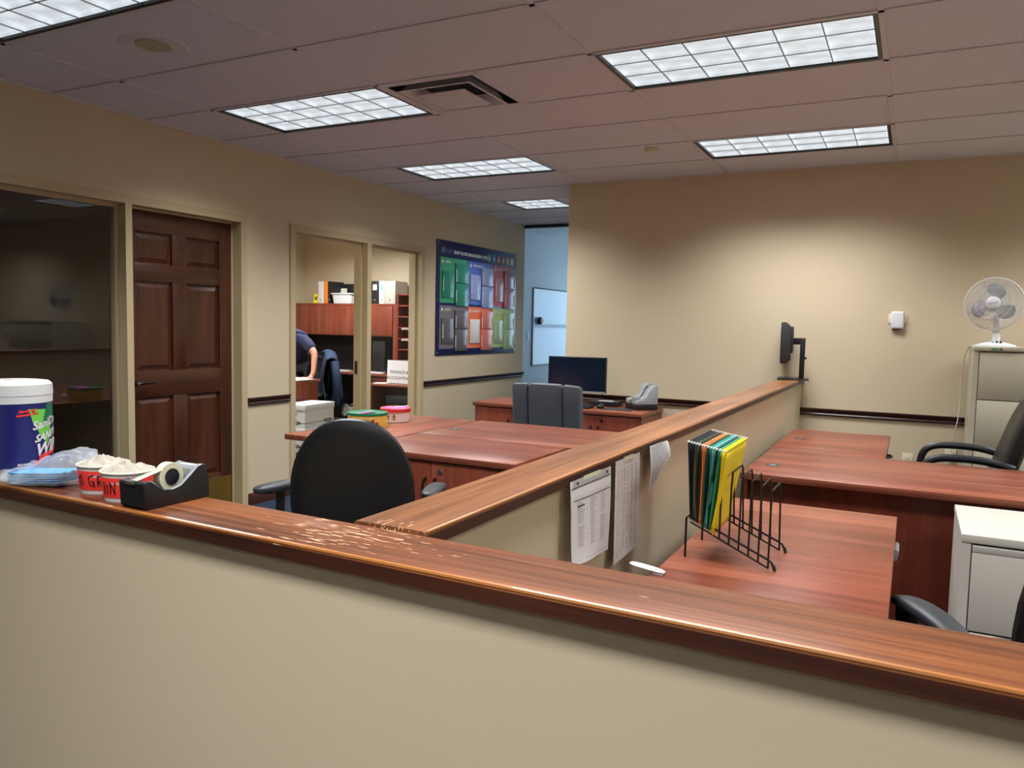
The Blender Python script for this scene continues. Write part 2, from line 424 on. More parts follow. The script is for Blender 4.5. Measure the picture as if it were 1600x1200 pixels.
pane_mesh = {}
def troffer(i, k, n, label, x=None, y=None, group='recessed ceiling lights'):
    W = GX if n == 2 else GX/2; D = GY; nc = 6 if n == 2 else 3
    cx = i*GX+W/2 if x is None else x; cy = k*GY+D/2 if y is None else y
    t = thing('ceiling_light', label, 'ceiling light', (cx, cy, H), 0, group)
    a, b = W/2-TBW, D/2-TBW; fr = .020
    f = MB().box(-a, a, -b, -b+fr, .001, .06).box(-a, a, b-fr, b, .001, .06).box(-a, -a+fr, -b+fr, b-fr, .001, .06).box(a-fr, a, -b+fr, b-fr, .001, .06)
    obj('frame', f, 'black_metal', t, smooth=0)
    obj('housing', MB().box(-a, a, -b, b, .06, .11), 'dark_grey', t, smooth=0)
    wx, wy = (2*a-2*fr)/nc, (2*b-2*fr)/3
    key = n
    if key not in pane_mesh:
        e = .0025
        # each louvre cell: shallow four sided cup, bright flat top
        pm = MB(); hx, hy = wx/2-e, wy/2-e
        pm.add([(-hx, -hy, 0), (hx, -hy, 0), (hx, hy, 0), (-hx, hy, 0), (-hx*.93, -hy*.9, .012), (hx*.93, -hy*.9, .012), (hx*.93, hy*.9, .012), (-hx*.93, hy*.9, .012)],
               [(4, 5, 6, 7), (0, 1, 5, 4), (1, 2, 6, 5), (2, 3, 7, 6), (3, 0, 4, 7)])
        pane_mesh[key] = pm
    first = None
    for p in range(nc):
        for q in range(3):
            loc = (-a+fr+wx*(p+.5), -b+fr+wy*(q+.5), .012)
            if isinstance(pane_mesh[key], MB):
                o = obj('louvre_cell', pane_mesh[key], 'pane', t, smooth=0); pane_mesh[key] = o.data
            else: o = obj('louvre_cell', None, None, t, mesh=pane_mesh[key])
            o.location = loc
    for p in range(1, nc): obj('blade', MB().box(-a+fr+wx*p-.0025, -a+fr+wx*p+.0025, -b+fr, b-fr, .008, .03), 'steel_grey', t, smooth=0)
    for q in range(1, 3): obj('blade', MB().box(-a+fr, a-fr, -b+fr+wy*q-.0025, -b+fr+wy*q+.0025, .0085, .03), 'steel_grey', t, smooth=0)
    L = bpy.data.lights.new('tube_light', 'AREA'); L.shape = 'RECTANGLE'; L.size = 2*a-.1; L.size_y = 2*b-.1; L.energy = LAMP_W*(n/2); L.color = LAMP_C; L.spread = math.radians(125)
    lo = bpy.data.objects.new('tube_light', L); COL.objects.link(lo); lo.parent = t; lo.location = (0, 0, .004)
    return t
LL = {(0, -3): 'recessed ceiling light next to the round ceiling speaker', (0, 0): 'recessed ceiling light beside the square air vent',
      (0, 3): 'recessed ceiling light before the blue wall board', (2, 0): 'wide recessed ceiling light over the file sorter desk',
      (2, 3): 'recessed ceiling light close to the long beige wall', (0, 6): 'small square recessed ceiling light at the corridor end',
      (2, -9): 'unseen rear ceiling light added to brighten the front half wall', (2, -6): 'recessed ceiling light in front of the front half wall', (2, -3): 'recessed ceiling light over the side ledge and its papers',
      (4, 3): 'recessed ceiling light above the tall putty cabinet', (4, 0): 'recessed ceiling light above the low off-white cabinet',
      (4, -3): 'recessed ceiling light behind the task chair beside the low cabinet', (4, -6): 'recessed ceiling light past the front ledge by the right wall'}
for i, k, n in light_spots:
    troffer(i, k, n, LL.get((i, k), 'recessed ceiling light over the front counter area'))
for yy, lab in ((2.2, 'ceiling light inside the finance office over the storage boxes'), (4.0, 'ceiling light inside the finance office before the hutch')):
    ot = troffer(0, 0, 2, lab, x=-2.3, y=yy); ot.location.z = H-.112
    ot.children[-1].data.energy = 46; ot.children[-1].data.spread = math.radians(165)
# air vent
v = thing('air_vent', 'square white ceiling air diffuser with stepped vanes', 'air vent', (GX+GY/2, GY/2, H))
s = GY/2-TBW
def ring(mb, o, i, z0, z1):   # sloped square ring, outer half o at z0, inner half i at z1
    vs = [(-o, -o, z0), (o, -o, z0), (o, o, z0), (-o, o, z0), (-i, -i, z1), (i, -i, z1), (i, i, z1), (-i, i, z1)]
    return mb.add(vs, [(0, 1, 5, 4), (1, 2, 6, 5), (2, 3, 7, 6), (3, 0, 4, 7)])
obj('flange', ring(MB(), s, s-.028, .002, .002), 'tbar', v, smooth=0, solid=.003)
flat('throat_grey', '343A44', .6)
obj('throat', MB().box(-s, s, -s, s, .075, .08).box(-s, -s+.004, -s, s, .004, .075).box(s-.004, s, -s, s, .004, .075).box(-s, s, -s, -s+.004, .004, .075).box(-s, s, s-.004, s, .004, .075), 'throat_grey', v, smooth=0)
for o_, i_ in ((.224, .175),):
    obj('vane', ring(ring(MB(), o_, o_-.014, -.014, -.014), o_-.014, i_, -.014, .045), 'tbar', v, smooth=0, solid=.002)
obj('centre_plate', MB().box(-.150, .150, -.150, .150, -.026, -.020), 'tbar', v, bevel=.002)
# speaker and detector
sp = thing('ceiling_speaker', 'round white ceiling speaker with grey centre disc', 'speaker', (.64, -.91, H))
obj('rim', MB().lathe([(.0, .004), (.10, .004), (.145, .002), (.15, .006), (.0, .0061)], n=40), 'tbar', sp)
obj('grille', MB().lathe([(.0, -.001), (.078, -.001), (.082, .004)], n=40), 'putty', sp)
obj('screw', MB().lathe([(.0, -.004), (.006, -.003), (.007, 0)], n=12), 'chrome', sp)
sd = thing('smoke_detector', 'small flat beige detector on a ceiling tile', 'detector', (2.135, 1.94, H))
obj('body', MB().lathe([(.0, -.025), (.035, -.025), (.045, -.018), (.048, .004)], n=28), 'ivory', sd)
obj('cap', MB().lathe([(.0, -.031), (.015, -.03), (.018, -.024)], n=20), 'tbar', sd)

# ---------------------------------------------------------------- frames, doors, windows on the left wall
fx0, fx1 = XL-TW-.012, XL+.012
def frame(name, y0, y1, zt, post, pw, face=.05, sill=None):
    # metal frame around an opening pair: left jamb, post, right jamb, head; each with a stop
    e = sempty(name)
    def jamb(ya, yb, z0=0, z1=zt): return MB().box(fx0, fx1, ya, yb, z0, z1)
    obj('jamb', jamb(y0, y0+face), 'frame_paint', e, smooth=0); obj('jamb', jamb(y1-face, y1), 'frame_paint', e, smooth=0)
    obj('post', jamb(post, post+pw, 0, zt-face), 'frame_paint', e, smooth=0)
    obj('head', MB().box(fx0, fx1, y0+face, y1-face, zt-face, zt), 'frame_paint', e, smooth=0)
    return e
f1 = frame('trim_2', -1.85, .83, 2.172, -.17, .047, .055)
obj('stop', MB().box(-.70, -.668, -.123, -.11, 0, 2.117).box(-.70, -.668, .762, .775, 0, 2.117).box(-.70, -.668, -.123, .775, 2.104, 2.117), 'frame_paint', f1, smooth=0)
f2 = frame('trim_3', 1.287, 3.19, 2.172, 2.262, .058, .055)
obj('stop', MB().box(-.672, -.640, 1.342, 1.355, 0, 2.117).box(-.672, -.640, 2.249, 2.262, 0, 2.117).box(-.672, -.640, 1.342, 2.262, 2.104, 2.117), 'frame_paint', f2, smooth=0)
obj('strike_plate', MB().box(-.716, -.688, 2.2575, 2.262, .93, 1.05), 'black_metal', f2, smooth=0)
w1 = sempty('window_1')
obj('window_frame', MB().box(-.68, -.645, -1.795, -.17, 0, .10).box(-.68, -.645, -1.795, -.17, 2.09, 2.117).box(-.68, -.645, -1.795, -1.77, .1, 2.09).box(-.68, -.645, -.195, -.17, .1, 2.09), 'frame_paint', w1, smooth=0)
obj('pane', MB().box(-.665, -.659, -1.77, -.195, .1, 2.09), 'glass', w1, smooth=0)
w2 = sempty('window_2')
obj('window_frame', MB().box(-.68, -.645, 2.32, 3.135, 0, .10).box(-.68, -.645, 2.32, 3.135, 2.10, 2.117).box(-.68, -.645, 2.32, 2.338, .1, 2.1).box(-.68, -.645, 3.117, 3.135, .1, 2.1), 'frame_paint', w2, smooth=0)
obj('pane', MB().box(-.665, -.659, 2.338, 3.117, .1, 2.1), 'glass', w2, smooth=0)
# six panel door
d1 = sempty('door_1')
dy0, dy1, dz0, dz1, dxf, dxb = -.108, .760, .012, 2.103, -.668, -.708
stl = MB().box(dxb, dxf, dy0, -.043, dz0, dz1).box(dxb, dxf, .652, dy1, dz0, dz1)
obj('stile', MB().box(dxb, dxf, dy0, -.043, dz0, dz1), 'door_wood', d1, bevel=.002)
obj('stile', MB().box(dxb, dxf, .652, dy1, dz0, dz1), 'door_wood', d1, bevel=.002)
rails = [(1.968, dz1), (1.648, 1.76), (.878, 1.05), (dz0, .277)]
for z0, z1 in rails: obj('rail', MB().box(dxb, dxf-.0008, -.043, .652, z0, z1), 'door_wood_y', d1, bevel=.002)
for z0, z1 in ((1.76, 1.968), (1.05, 1.648), (.277, .878)):
    obj('mullion', MB().box(dxb, dxf-.0012, .248, .361, z0, z1), 'door_wood', d1, bevel=.002)
    for y0, y1 in ((-.043, .248), (.361, .652)):
        g = .022; xr = dxf-.020; xp = dxf-.004
        pm = MB().add([(xr, y0, z0), (xr, y1, z0), (xr, y1, z1), (xr, y0, z1),
                       (xr, y0+g*.5, z0+g*.5), (xr, y1-g*.5, z0+g*.5), (xr, y1-g*.5, z1-g*.5), (xr, y0+g*.5, z1-g*.5),
                       (xp-.004, y0+g*1.9, z0+g*1.9), (xp-.004, y1-g*1.9, z0+g*1.9), (xp-.004, y1-g*1.9, z1-g*1.9), (xp-.004, y0+g*1.9, z1-g*1.9)],
                      [(0, 1, 5, 4), (1, 2, 6, 5), (2, 3, 7, 6), (3, 0, 4, 7), (4, 5, 9, 8), (5, 6, 10, 9), (6, 7, 11, 10), (7, 4, 8, 11), (8, 9, 10, 11)])
        obj('panel', pm, 'door_wood', d1, smooth=0)
obj('kick_plate', MB().box(dxf, dxf+.002, dy0+.02, dy1-.012, .02, .245), 'brass', d1, smooth=0)
Mh = rot(0, PI/2, 0, (dxf, -.066, .975))
obj('rosette', MB().lathe([(.0, .012), (.022, .012), (.027, .008), (.027, 0)], n=24, M=Mh), 'black_metal', d1)
lv = obj('lever', MB().tube([(dxf+.01, -.066, .975), (dxf+.045, -.066, .975), (dxf+.05, -.055, .975), (dxf+.05, .0, .977), (dxf+.048, .055, .976)], [.011, .011, .011, .008, .006], 10), 'black_metal', d1)
obj('keyway', MB().lathe([(.0, .05), (.006, .05), (.007, .0)], n=12, M=rot(0, PI/2, 0, (dxf+.012, -.066, .975))), 'chrome', d1)

# chair rails and baseboards
def rail_prof(t=1): return [(0, .765), (.014*t, .765), (.018*t, .775), (.012*t, .785), (.013*t, .797), (.024*t, .806), (.028*t, .812), (.028*t, .820), (0, .820)]
def rail_left(name, y0, y1):
    struct(name, MB().prism([(XL+x, z) for x, z in rail_prof()], 1, y0, y1), 'rail', smooth=30)
def rail_back(name, x0, x1):
    struct(name, MB().prism([(YB-y, z) for y, z in rail_prof()], 0, x0, x1), 'rail', smooth=30)
rail_left('trim_4', .842, 1.275); rail_left('trim_5', 3.202, YE+.01)
rail_back('trim_6', XC, 2.955); rail_back('trim_7', 3.079, 4.9)
struct('baseboard_left', MB().box(XL, XL+.014, .842, 1.275, 0, .09).box(XL, XL+.014, 3.202, YE, 0, .09), 'base_wood', bevel=.003)
struct('baseboard_back', MB().box(XC, 2.955, YB-.014, YB, 0, .09).box(3.079, 6.6, YB-.014, YB, 0, .09), 'base_wood', bevel=.003)

# ---------------------------------------------------------------- half walls and their oak ledges
CT = 1.045; CTH = .030
AF = -.0195                               # the front half wall is turned very slightly
hf = struct('wall_half_front', MB().box(-1.2, 3.2, .02, .135, 0, CT-CTH), 'paint', smooth=0)
hf.location = (2.35, -2.475, 0); hf.rotation_euler = (0, 0, AF)
def cap_profile(w, z1, th):     # rounded worn front edge
    r = .008
    pts = [(0, z1-th), (0, z1-r)]+[(r-r*math.cos(a), z1-r+r*math.sin(a)) for a in (PI/8, PI/4, 3*PI/8)]+[(r, z1), (w-r, z1)]
    pts += [(w-r+r*math.sin(a), z1-r+r*math.cos(a)) for a in (PI/8, PI/4, 3*PI/8)]+[(w, z1-r), (w, z1-th)]
    return pts
lf = thing('wooden_ledge', 'worn long oak ledge capping the front half wall, holding cups and tape', 'ledge', (2.35, -2.475, 0), AF, 'oak ledges on the half walls')
obj('board', MB().prism(cap_profile(.157, CT, CTH), 0, -1.2, 3.2), 'oak_x', lf, smooth=40)
obj('fascia', MB().box(-1.2, 3.2, -.0012, .0, CT-CTH, CT-.008), 'oak_shade_x', lf, smooth=0)  # thin dark strip painting shade onto the upright front face
obj('worn_edge', MB().tube([(x, .0035, CT-.0036) for x in (-1.2, 0, 1, 2, 3.2)], .0042, 8), 'oak_edge', lf)
hs = struct('wall_half_side', MB().box(2.962, 3.079, -2.345, YB, 0, CT-CTH), 'paint', smooth=0)
ls = thing('wooden_ledge', 'oak ledge capping the half wall between the two desk areas', 'ledge', (2.942, 0, 0), 0, 'oak ledges on the half walls')
obj('board', MB().prism(cap_profile(.157, CT, CTH), 1, -2.315, YB), 'oak_y', ls, smooth=40)
obj('fascia', MB().box(.157, .1582, -2.315, YB, CT-CTH, CT-.008), 'oak_shade_y', ls, smooth=0)  # thin dark strip painting shade onto the right face
obj('worn_edge', MB().tube([(.1540, y, CT-.0034) for y in (-2.31, -1.6, -.9)], .0034, 8), 'oak_edge', ls)

# ---------------------------------------------------------------- desks on the right side
def slab(mb, x0, x1, y0, y1, z1=.74, th=.032): return mb.box(x0, x1, y0, y1, z1-th, z1)
def pull(parent, c, horiz=0, n=(1, 0, 0), L=.10):
    # curved cabinet pull standing off a face; n = outward normal, runs vertically unless horiz is a direction
    c = Vector(c); n = Vector(n); d = Vector(horiz) if horiz else Vector((0, 0, 1))
    pts = [c-d*L/2, c-d*L*.42+n*.018, c-d*L*.2+n*.028, c+d*L*.2+n*.028, c+d*L*.42+n*.018, c+d*L/2]
    return obj('handle', MB().tube(pts, [.007, .007, .006, .006, .007, .007], 8), 'black_metal', parent)
def grommet(parent, x, y, z=.74, r=.032):
    g = obj('grommet', MB().lathe([(.0, .0006), (r*.72, .0006), (r*.78, .0025), (r, .0022), (r*1.02, 0)], (x, y, z), 24), 'dark_grey', parent)
    obj('grommet_slot', MB().box(x-r*.5, x+r*.5, y-.006, y+.006, z+.0007, z+.0012), 'steel_grey', g, smooth=0)
t = thing('office_desk', 'cherry laminate desk against the half wall with white cabinet before its front panel', 'desk', (3.145, .30, 0))
obj('desk_top', slab(MB(), 0, 1.83, 0, .85), 'cherry_x', t, bevel=.003)
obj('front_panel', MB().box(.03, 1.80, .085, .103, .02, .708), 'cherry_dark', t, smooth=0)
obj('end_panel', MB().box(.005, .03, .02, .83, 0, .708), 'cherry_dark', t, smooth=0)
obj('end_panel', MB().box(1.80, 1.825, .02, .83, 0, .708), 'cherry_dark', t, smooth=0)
grommet(t, .10, .29)
t = thing('desk_return', 'cherry laminate return between desk and long wall with side drawers', 'desk', (3.137, 1.155, 0))
obj('desk_top', slab(MB(), 0, .60, 0, 1.035), 'cherry_x', t, bevel=.003)
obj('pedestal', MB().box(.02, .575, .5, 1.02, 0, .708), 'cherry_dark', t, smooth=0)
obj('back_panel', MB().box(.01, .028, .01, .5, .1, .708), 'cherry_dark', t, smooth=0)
for z0, z1 in ((.55, .70), (.38, .54), (.03, .37)):
    d = obj('drawer', MB().box(.575, .592, .505, 1.015, z0, z1), 'cherry_z', t, bevel=.001)
    pull(d, (.592, .76, (z0+z1)/2+.02), (0, 1, 0))
grommet(t, .10, .55)
t = thing('desk_credenza', 'cherry laminate credenza under the wire file sorter beside the half wall', 'credenza', (3.235, -1.70, 0))
obj('desk_top', slab(MB(), 0, .585, 0, 1.41), 'cherry_x', t, bevel=.003)
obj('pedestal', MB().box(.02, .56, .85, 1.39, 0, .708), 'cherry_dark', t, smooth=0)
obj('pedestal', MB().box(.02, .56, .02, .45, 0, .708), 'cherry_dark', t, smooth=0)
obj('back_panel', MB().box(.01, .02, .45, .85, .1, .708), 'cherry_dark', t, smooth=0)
for z0, z1 in ((.36, .705), (.03, .35)):
    d = obj('drawer', MB().box(.56, .577, .855, 1.385, z0, z1), 'cherry_z', t, bevel=.001)
    zc = z1-.030; c = MB().prism([(.577, zc-.02), (.592, zc-.018), (.598, zc+.014), (.592, zc+.02), (.577, zc+.02)], 1, 1.10, 1.21)
    obj('handle', c, 'steel_grey', d, bevel=.002)

# lateral file cabinets
def lateral(name, label, loc, w, d, h, n, mat, group=None, lip=True):
    t = thing(name, label, 'file cabinet', loc, 0, group)
    obj('body', MB().box(0, w, .02, d, 0.02, h-.03).box(0, .03, 0, .02, .02, h-.03).box(w-.03, w, 0, .02, .02, h-.03), mat, t, smooth=0)
    obj('top', MB().box(-.002, w+.002, -.004, d, h-.03, h), mat, t, bevel=.004)
    obj('plinth', MB().box(.01, w-.01, .015, d-.01, 0, .02), 'dark_grey', t, smooth=0)
    hh = (h-.03-.05)/n
    for i in range(n):
        z0 = .05+i*hh; z1 = z0+hh-.006
        dr = obj('drawer', MB().box(.034, w-.034, .002, .022, z0, z1-(.028 if lip else 0)), mat, t, bevel=.002)
        if not lip: continue
        obj('drawer_lip', MB().prism([(.002, z1-.026), (.013, z1-.026), (.018, z1-.006), (.004, z1), (.0, z1-.004)], 0, .034, w-.034), mat, dr, bevel=.001)
        obj('recess', MB().box(.034, w-.034, .019, .021, z1-.03, z1), 'dark_grey', dr, smooth=0)
    return t
t = lateral('file_cabinet', 'low off-white lateral file cabinet before the cherry desk panel', (4.027, -.30, 0), .91, .53, .71, 2, 'putty_white')
t = lateral('file_cabinet', 'tall putty-coloured lateral file cabinet under the white fan', (4.192, 2.46, 0), .91, .47, 1.338, 4, 'putty', lip=False)
lk = obj('lock', MB().lathe([(.0, .010), (.009, .010), (.010, 0)], n=16, M=rot(PI/2, 0, 0, (.15, -.004, 1.322))), 'chrome', t)
obj('key_tag', MB().box(.095, .135, -.0055, -.004, 1.316, 1.328), 'green', t, smooth=0)

# ---------------------------------------------------------------- desks on the left side
t = thing('desk_return', 'cherry laminate table holding the two biscuit tins', 'desk', (.565, .01, 0))
obj('desk_top', slab(MB(), 0, .599, 0, 1.245), 'cherry_y', t, bevel=.003)
obj('end_panel', MB().box(.35, .59, .06, .08, 0, .708), 'cherry_dark', t, smooth=0)
obj('end_panel', MB().box(.05, .59, 1.19, 1.21, 0, .708), 'cherry_dark', t, smooth=0)
obj('side_panel', MB().box(.57, .59, .08, 1.19, .1, .708), 'cherry_dark', t, smooth=0)
t = thing('office_desk', 'long cherry laminate desk before the grey leather chair', 'desk', (1.176, .515, 0))
obj('desk_top', slab(MB(), 0, 1.75, 0, .775), 'cherry_x', t, bevel=.003)
obj('front_panel', MB().box(.03, 1.72, .08, .10, .1, .708), 'cherry_dark', t, smooth=0)
obj('end_panel', MB().box(.005, .03, .02, .755, 0, .708), 'cherry_dark', t, smooth=0)
obj('end_panel', MB().box(1.72, 1.745, .02, .755, 0, .708), 'cherry_dark', t, smooth=0)
grommet(t, .10, .26)
t = thing('storage_cabinet', 'two-door cherry laminate cabinet facing the round-backed black chair', 'cabinet', (1.182, -.125, 0))
obj('cabinet_top', slab(MB(), .004, .985, 0, .628), 'cherry_x', t, bevel=.003)
obj('body', MB().box(.015, .965, .035, .62, .0, .708), 'cherry_dark', t, smooth=0)
for x0, x1, hx in ((.02, .488, .46), (.492, .96, .52)):
    d = obj('door', MB().box(x0, x1, .016, .035, .06, .70), 'cherry_z', t, bevel=.0015)
    pull(d, (hx, .016, .56), 0, (0, -1, 0), .11)
obj('lock', MB().lathe([(.0, .006), (.012, .006), (.013, 0)], n=16, M=rot(PI/2, 0, 0, (.545, .016, .655))), 'chrome', t)
t = thing('storage_credenza', 'cherry laminate credenza along the wall under monitor and cheque scanner', 'credenza', (.46, 2.40, 0))
obj('cabinet_top', slab(MB(), 0, 1.525, 0, .59), 'cherry_x', t, bevel=.003)
obj('body', MB().box(.012, 1.513, .03, .585, 0, .708), 'cherry_z', t, smooth=0)
for x0, x1, hx in ((.02, .38, .35), (.384, .744, .41), (.748, 1.128, 1.10), (1.132, 1.505, 1.16)):
    d = obj('door', MB().box(x0, x1, .012, .03, .05, .70), 'cherry_z', t, bevel=.0015)
    pull(d, (hx, .012, .56), 0, (0, -1, 0), .11)
obj('lock', MB().lathe([(.0, .006), (.011, .006), (.012, 0)], n=16, M=rot(PI/2, 0, 0, (1.19, .012, .66))), 'black_metal', t)

# ---------------------------------------------------------------- chairs
def star_base(t, zc=.30):
    obj('gas_column', MB().tube([(0, 0, .06), (0, 0, .24), (0, 0, .24), (0, 0, .42)], [.032, .032, .02, .02], 14), 'black_plastic', t)
    for k in range(5):
        a = 2*PI*k/5+.3; c, s = math.cos(a), math.sin(a)
        l = obj('base_spoke', MB().tube([(c*.03, s*.03, .10), (c*.16, s*.16, .095), (c*.29, s*.29, .075)], [.026, .022, .015], 8), 'black_plastic', t)
        obj('caster', MB().lathe([(.0, -.024), (.022, -.022), (.028, -.01), (.028, .01), (.022, .022), (.0, .024)], n=16, M=rot(PI/2, 0, a, (c*.29, s*.29, .0285))), 'black_plastic', l)
def bent(mb, lean, y0, z0, bow=.0):      # place cushion made in (u,w,v): w outward to the back (-y)
    return mb.map(lambda p: (p.x, y0-p.y-lean*(p.z)+bow*p.x*p.x, z0+p.z))
t = thing('office_chair', 'black swivel chair with large round back behind the front ledge', 'chair', (1.715, -.735, 0), .46)
star_base(t)
obj('seat', MB().pad(superell(.25, .24, 3.2), top=.045, bot=.035).map(lambda p: (p.x, p.z+.03, .455+p.y)), 'black_leather', t)
def egg(a, bt, bb, n):
    f0 = superell(1, 1, n)
    return lambda th: ((lambda u, v: (u*a*(1-.10*max(0, v)**2), v*(bt if v > 0 else bb)))(*f0(th)))
obj('back_cushion', bent(MB().pad(egg(.248, .315, .27, 2.35), top=.02, bot=.055, rings=8, seg=48), .06, -.165, .685, .25), 'black_leather', t)
obj('back_shell', bent(MB().pad(egg(.262, .328, .28, 2.35), top=.045, bot=.015, rings=8, seg=48), .06, -.178, .685, .25), 'black_leather', t)
obj('back_bracket', MB().tube([(0, -.17, .56), (0, -.175, .46), (0, -.14, .40), (0, 0, .405)], [.026, .026, .024, .024], 8), 'black_plastic', t)
obj('mechanism', MB().box(-.09, .09, -.12, .12, .385, .42), 'black_plastic', t, bevel=.01)
for sx, yaw_, ax in ((-1, -.55, .36), (1, -.1, .325)):
    a = obj('armrest', MB().tube([(sx*.2, .02, .41), (sx*(ax-.025), .02, .41), (sx*ax, .02, .44), (sx*ax, .02, .66)], [.018, .018, .02, .02], 10), 'black_plastic', t)
    Mr = rot(0, 0, yaw_, (sx*ax, -.01, .682))
    obj('arm_pad', MB().pad(superell(.043, .125, 3.0), top=.02, bot=.022, seg=28).map(lambda p, M=Mr: M @ Vector((p.x, p.z, p.y))), 'pad_grey', a)
# grey leather executive chair seen from behind
t = thing('executive_chair', 'grey leather chair with three-panel back between desk and credenza', 'chair', (1.445, 2.02, 0), .03)
star_base(t)
obj('seat', MB().pad(superell(.26, .25, 3.5), top=.06, bot=.04).map(lambda p: (p.x, p.z+.02, .46+p.y)), 'grey_leather', t)
for x0, x1 in ((-.272, -.1395), (-.1385, .1385), (.1395, .272)):
    w = (x1-x0)/2; cx = (x0+x1)/2
    pm = MB().pad(superell(w, .275, 16), top=.045, bot=.045, rings=6, seg=64, p=5)
    obj('back_panel', bent(pm.map(lambda p, c=cx: (p.x+c, p.y, p.z+(-.35*abs(p.x+c)**2.5 if p.z > .2 else 0))), .10, -.235, .715, .22), 'grey_leather', t)
obj('back_core', bent(MB().pad(superell(.262, .262, 9), top=.03, bot=.03, rings=5, seg=40, p=4), .10, -.232, .713, .22), 'black_leather', t)
obj('back_bracket', MB().tube([(0, -.21, .50), (0, -.2, .42), (0, 0, .41)], .028, 8), 'black_plastic', t)
# black chair with loop arms at the far right desk
t = thing('executive_chair', 'black leather chair with curved loop arms before the tall cabinet', 'chair', (4.14, 1.60, 0), PI/2)
star_base(t)
obj('seat', MB().pad(superell(.25, .25, 3.5), top=.06, bot=.04).map(lambda p: (p.x, p.z+.02, .46+p.y)), 'black_leather', t)
obj('back_cushion', bent(MB().pad(superell(.25, .33, 4), top=.05, bot=.06, rings=7, seg=44), .30, -.21, .76, .2), 'black_leather', t)
obj('back_bracket', MB().tube([(0, -.2, .56), (0, -.18, .42), (0, 0, .41)], .028, 8), 'black_plastic', t)
for sx in (-1, 1):
    pts = [(sx*.27, .14, .43), (sx*.275, .205, .50), (sx*.275, .232, .60), (sx*.275, .222, .68), (sx*.275, .195, .725), (sx*.275, .14, .748), (sx*.275, .02, .752), (sx*.275, -.10, .744), (sx*.265, -.20, .715)]
    def sm(ps, n=3):
        ps = [Vector(p) for p in ps]
        for _ in range(n):
            q = [ps[0]]
            for a_, b_ in zip(ps, ps[1:]): q += [a_*.75+b_*.25, a_*.25+b_*.75]
            ps = q+[ps[-1]]
        return ps
    P = sm(pts); obj('armrest', MB().tube(P, .021, 10), 'black_plastic', t)
# black task chair at the near right desk, only arm and back edge show
t = thing('office_chair', 'black task chair with grey arm pad beside the low white cabinet', 'chair', (4.165, -.93, 0), .585)
star_base(t)
obj('seat', MB().pad(superell(.255, .25, 3.2), top=.05, bot=.035).map(lambda p: (p.x, p.z+.05, .44+p.y)), 'dark_grey', t)
obj('back_cushion', bent(MB().pad(egg(.24, .31, .26, 2.6), top=.035, bot=.05, rings=7, seg=44), .10, -.25, .70, .25), 'black_leather', t)
obj('back_bracket', MB().tube([(0, -.27, .60), (0, -.24, .42), (0, 0, .405)], [.03, .028, .025], 8), 'black_plastic', t)
for sx in (-1, 1):
    a = obj('armrest', MB().prism([(-.06, .42), (.02, .42), (.13, .60), (.13, .64), (.06, .645), (.055, .60), (-.02, .47), (-.10, .62), (-.15, .63), (-.14, .585)], 0, sx*.30-.014, sx*.30+.014), 'black_plastic', t, bevel=.005)
    obj('arm_stem', MB().tube([(sx*.18, -.01, .405), (sx*.30, -.01, .405), (sx*.30, -.01, .45)], .016, 8), 'black_plastic', a)
    obj('arm_pad', MB().pad(superell(.040, .165, 2.6), top=.018, bot=.02, seg=32).map(lambda p, c=sx*.30: (p.x+c, p.z-.01, .658+p.y-.9*(p.z-.05)**2*(1 if p.z > .05 else .8))), 'pad_grey', a)

# ---------------------------------------------------------------- things on the far right
# table fan
t = thing('table_fan', 'white round table fan with grey blades on the tall cabinet', 'fan', (4.325, 2.66, 1.338), -.18)
obj('fan_base', MB().lathe([(.0, .032), (.05, .030), (.085, .020), (.118, .010), (.120, .0)], n=36).map(lambda p: (p.x*1.0, p.y*.85, p.z)), 'white_gloss', t)
for i, xk in enumerate((-.012, .012, .034)):
    obj('speed_button', MB().lathe([(.0, .012), (.007, .011), (.008, 0)], n=12, M=rot(PI/2*.6, 0, 0, (xk, -.052, .026))), ('steel_grey', 'black_plastic', 'black_plastic')[i], t)
obj('neck', MB().tube([(0, .0, .025), (0, .0, .09), (0, .012, .15), (0, .03, .20)], [.026, .024, .022, .026], 14), 'white_gloss', t)
fc = Vector((-.022, -.01, .283))
MF = rot(PI/2, 0, 0, fc)
MF = Matrix.Translation(fc) @ Matrix.Rotation(PI/2-.06, 4, 'X')     # local +z -> towards -y (front)
obj('motor_housing', MB().lathe([(.0, -.11), (.045, -.105), (.06, -.08), (.062, -.03), (.05, -.02), (.0, -.02)], n=24, M=MF), 'white_gloss', t)
def cage_wires(front):
    mb = MB(); z = .045 if front else -.05
    for k in range(96):
        a = 2*PI*k/96; c, s = math.cos(a), math.sin(a)
        pts = [MF @ Vector((c*r, s*r, zz)) for r, zz in ((.044, z), (.09, z+(.006 if front else -.004)), (.13, z*.9), (.158, z*.55), (.170, 0))]
        mb.tube(pts, .0012, 3)
    return mb
gf = obj('front_grille', cage_wires(True), 'white', t, smooth=0)
gb = obj('rear_grille', cage_wires(False), 'white', t, smooth=0)
def ringp(r, z, n=48): return [MF @ Vector((math.cos(2*PI*k/n)*r, math.sin(2*PI*k/n)*r, z)) for k in range(n)]
obj('outer_ring', MB().tube(ringp(.171, 0), .0055, 8, True), 'white', t)
obj('grille_ring', MB().tube(ringp(.105, .049), .0016, 6, True), 'white', gf)
obj('grille_ring', MB().tube(ringp(.105, -.053), .0016, 6, True), 'white', gb)
hub = obj('hub_cover', MB().lathe([(.0, .056), (.036, .055), (.043, .050), (.044, .042)], n=28, M=MF), 'white_gloss', t)
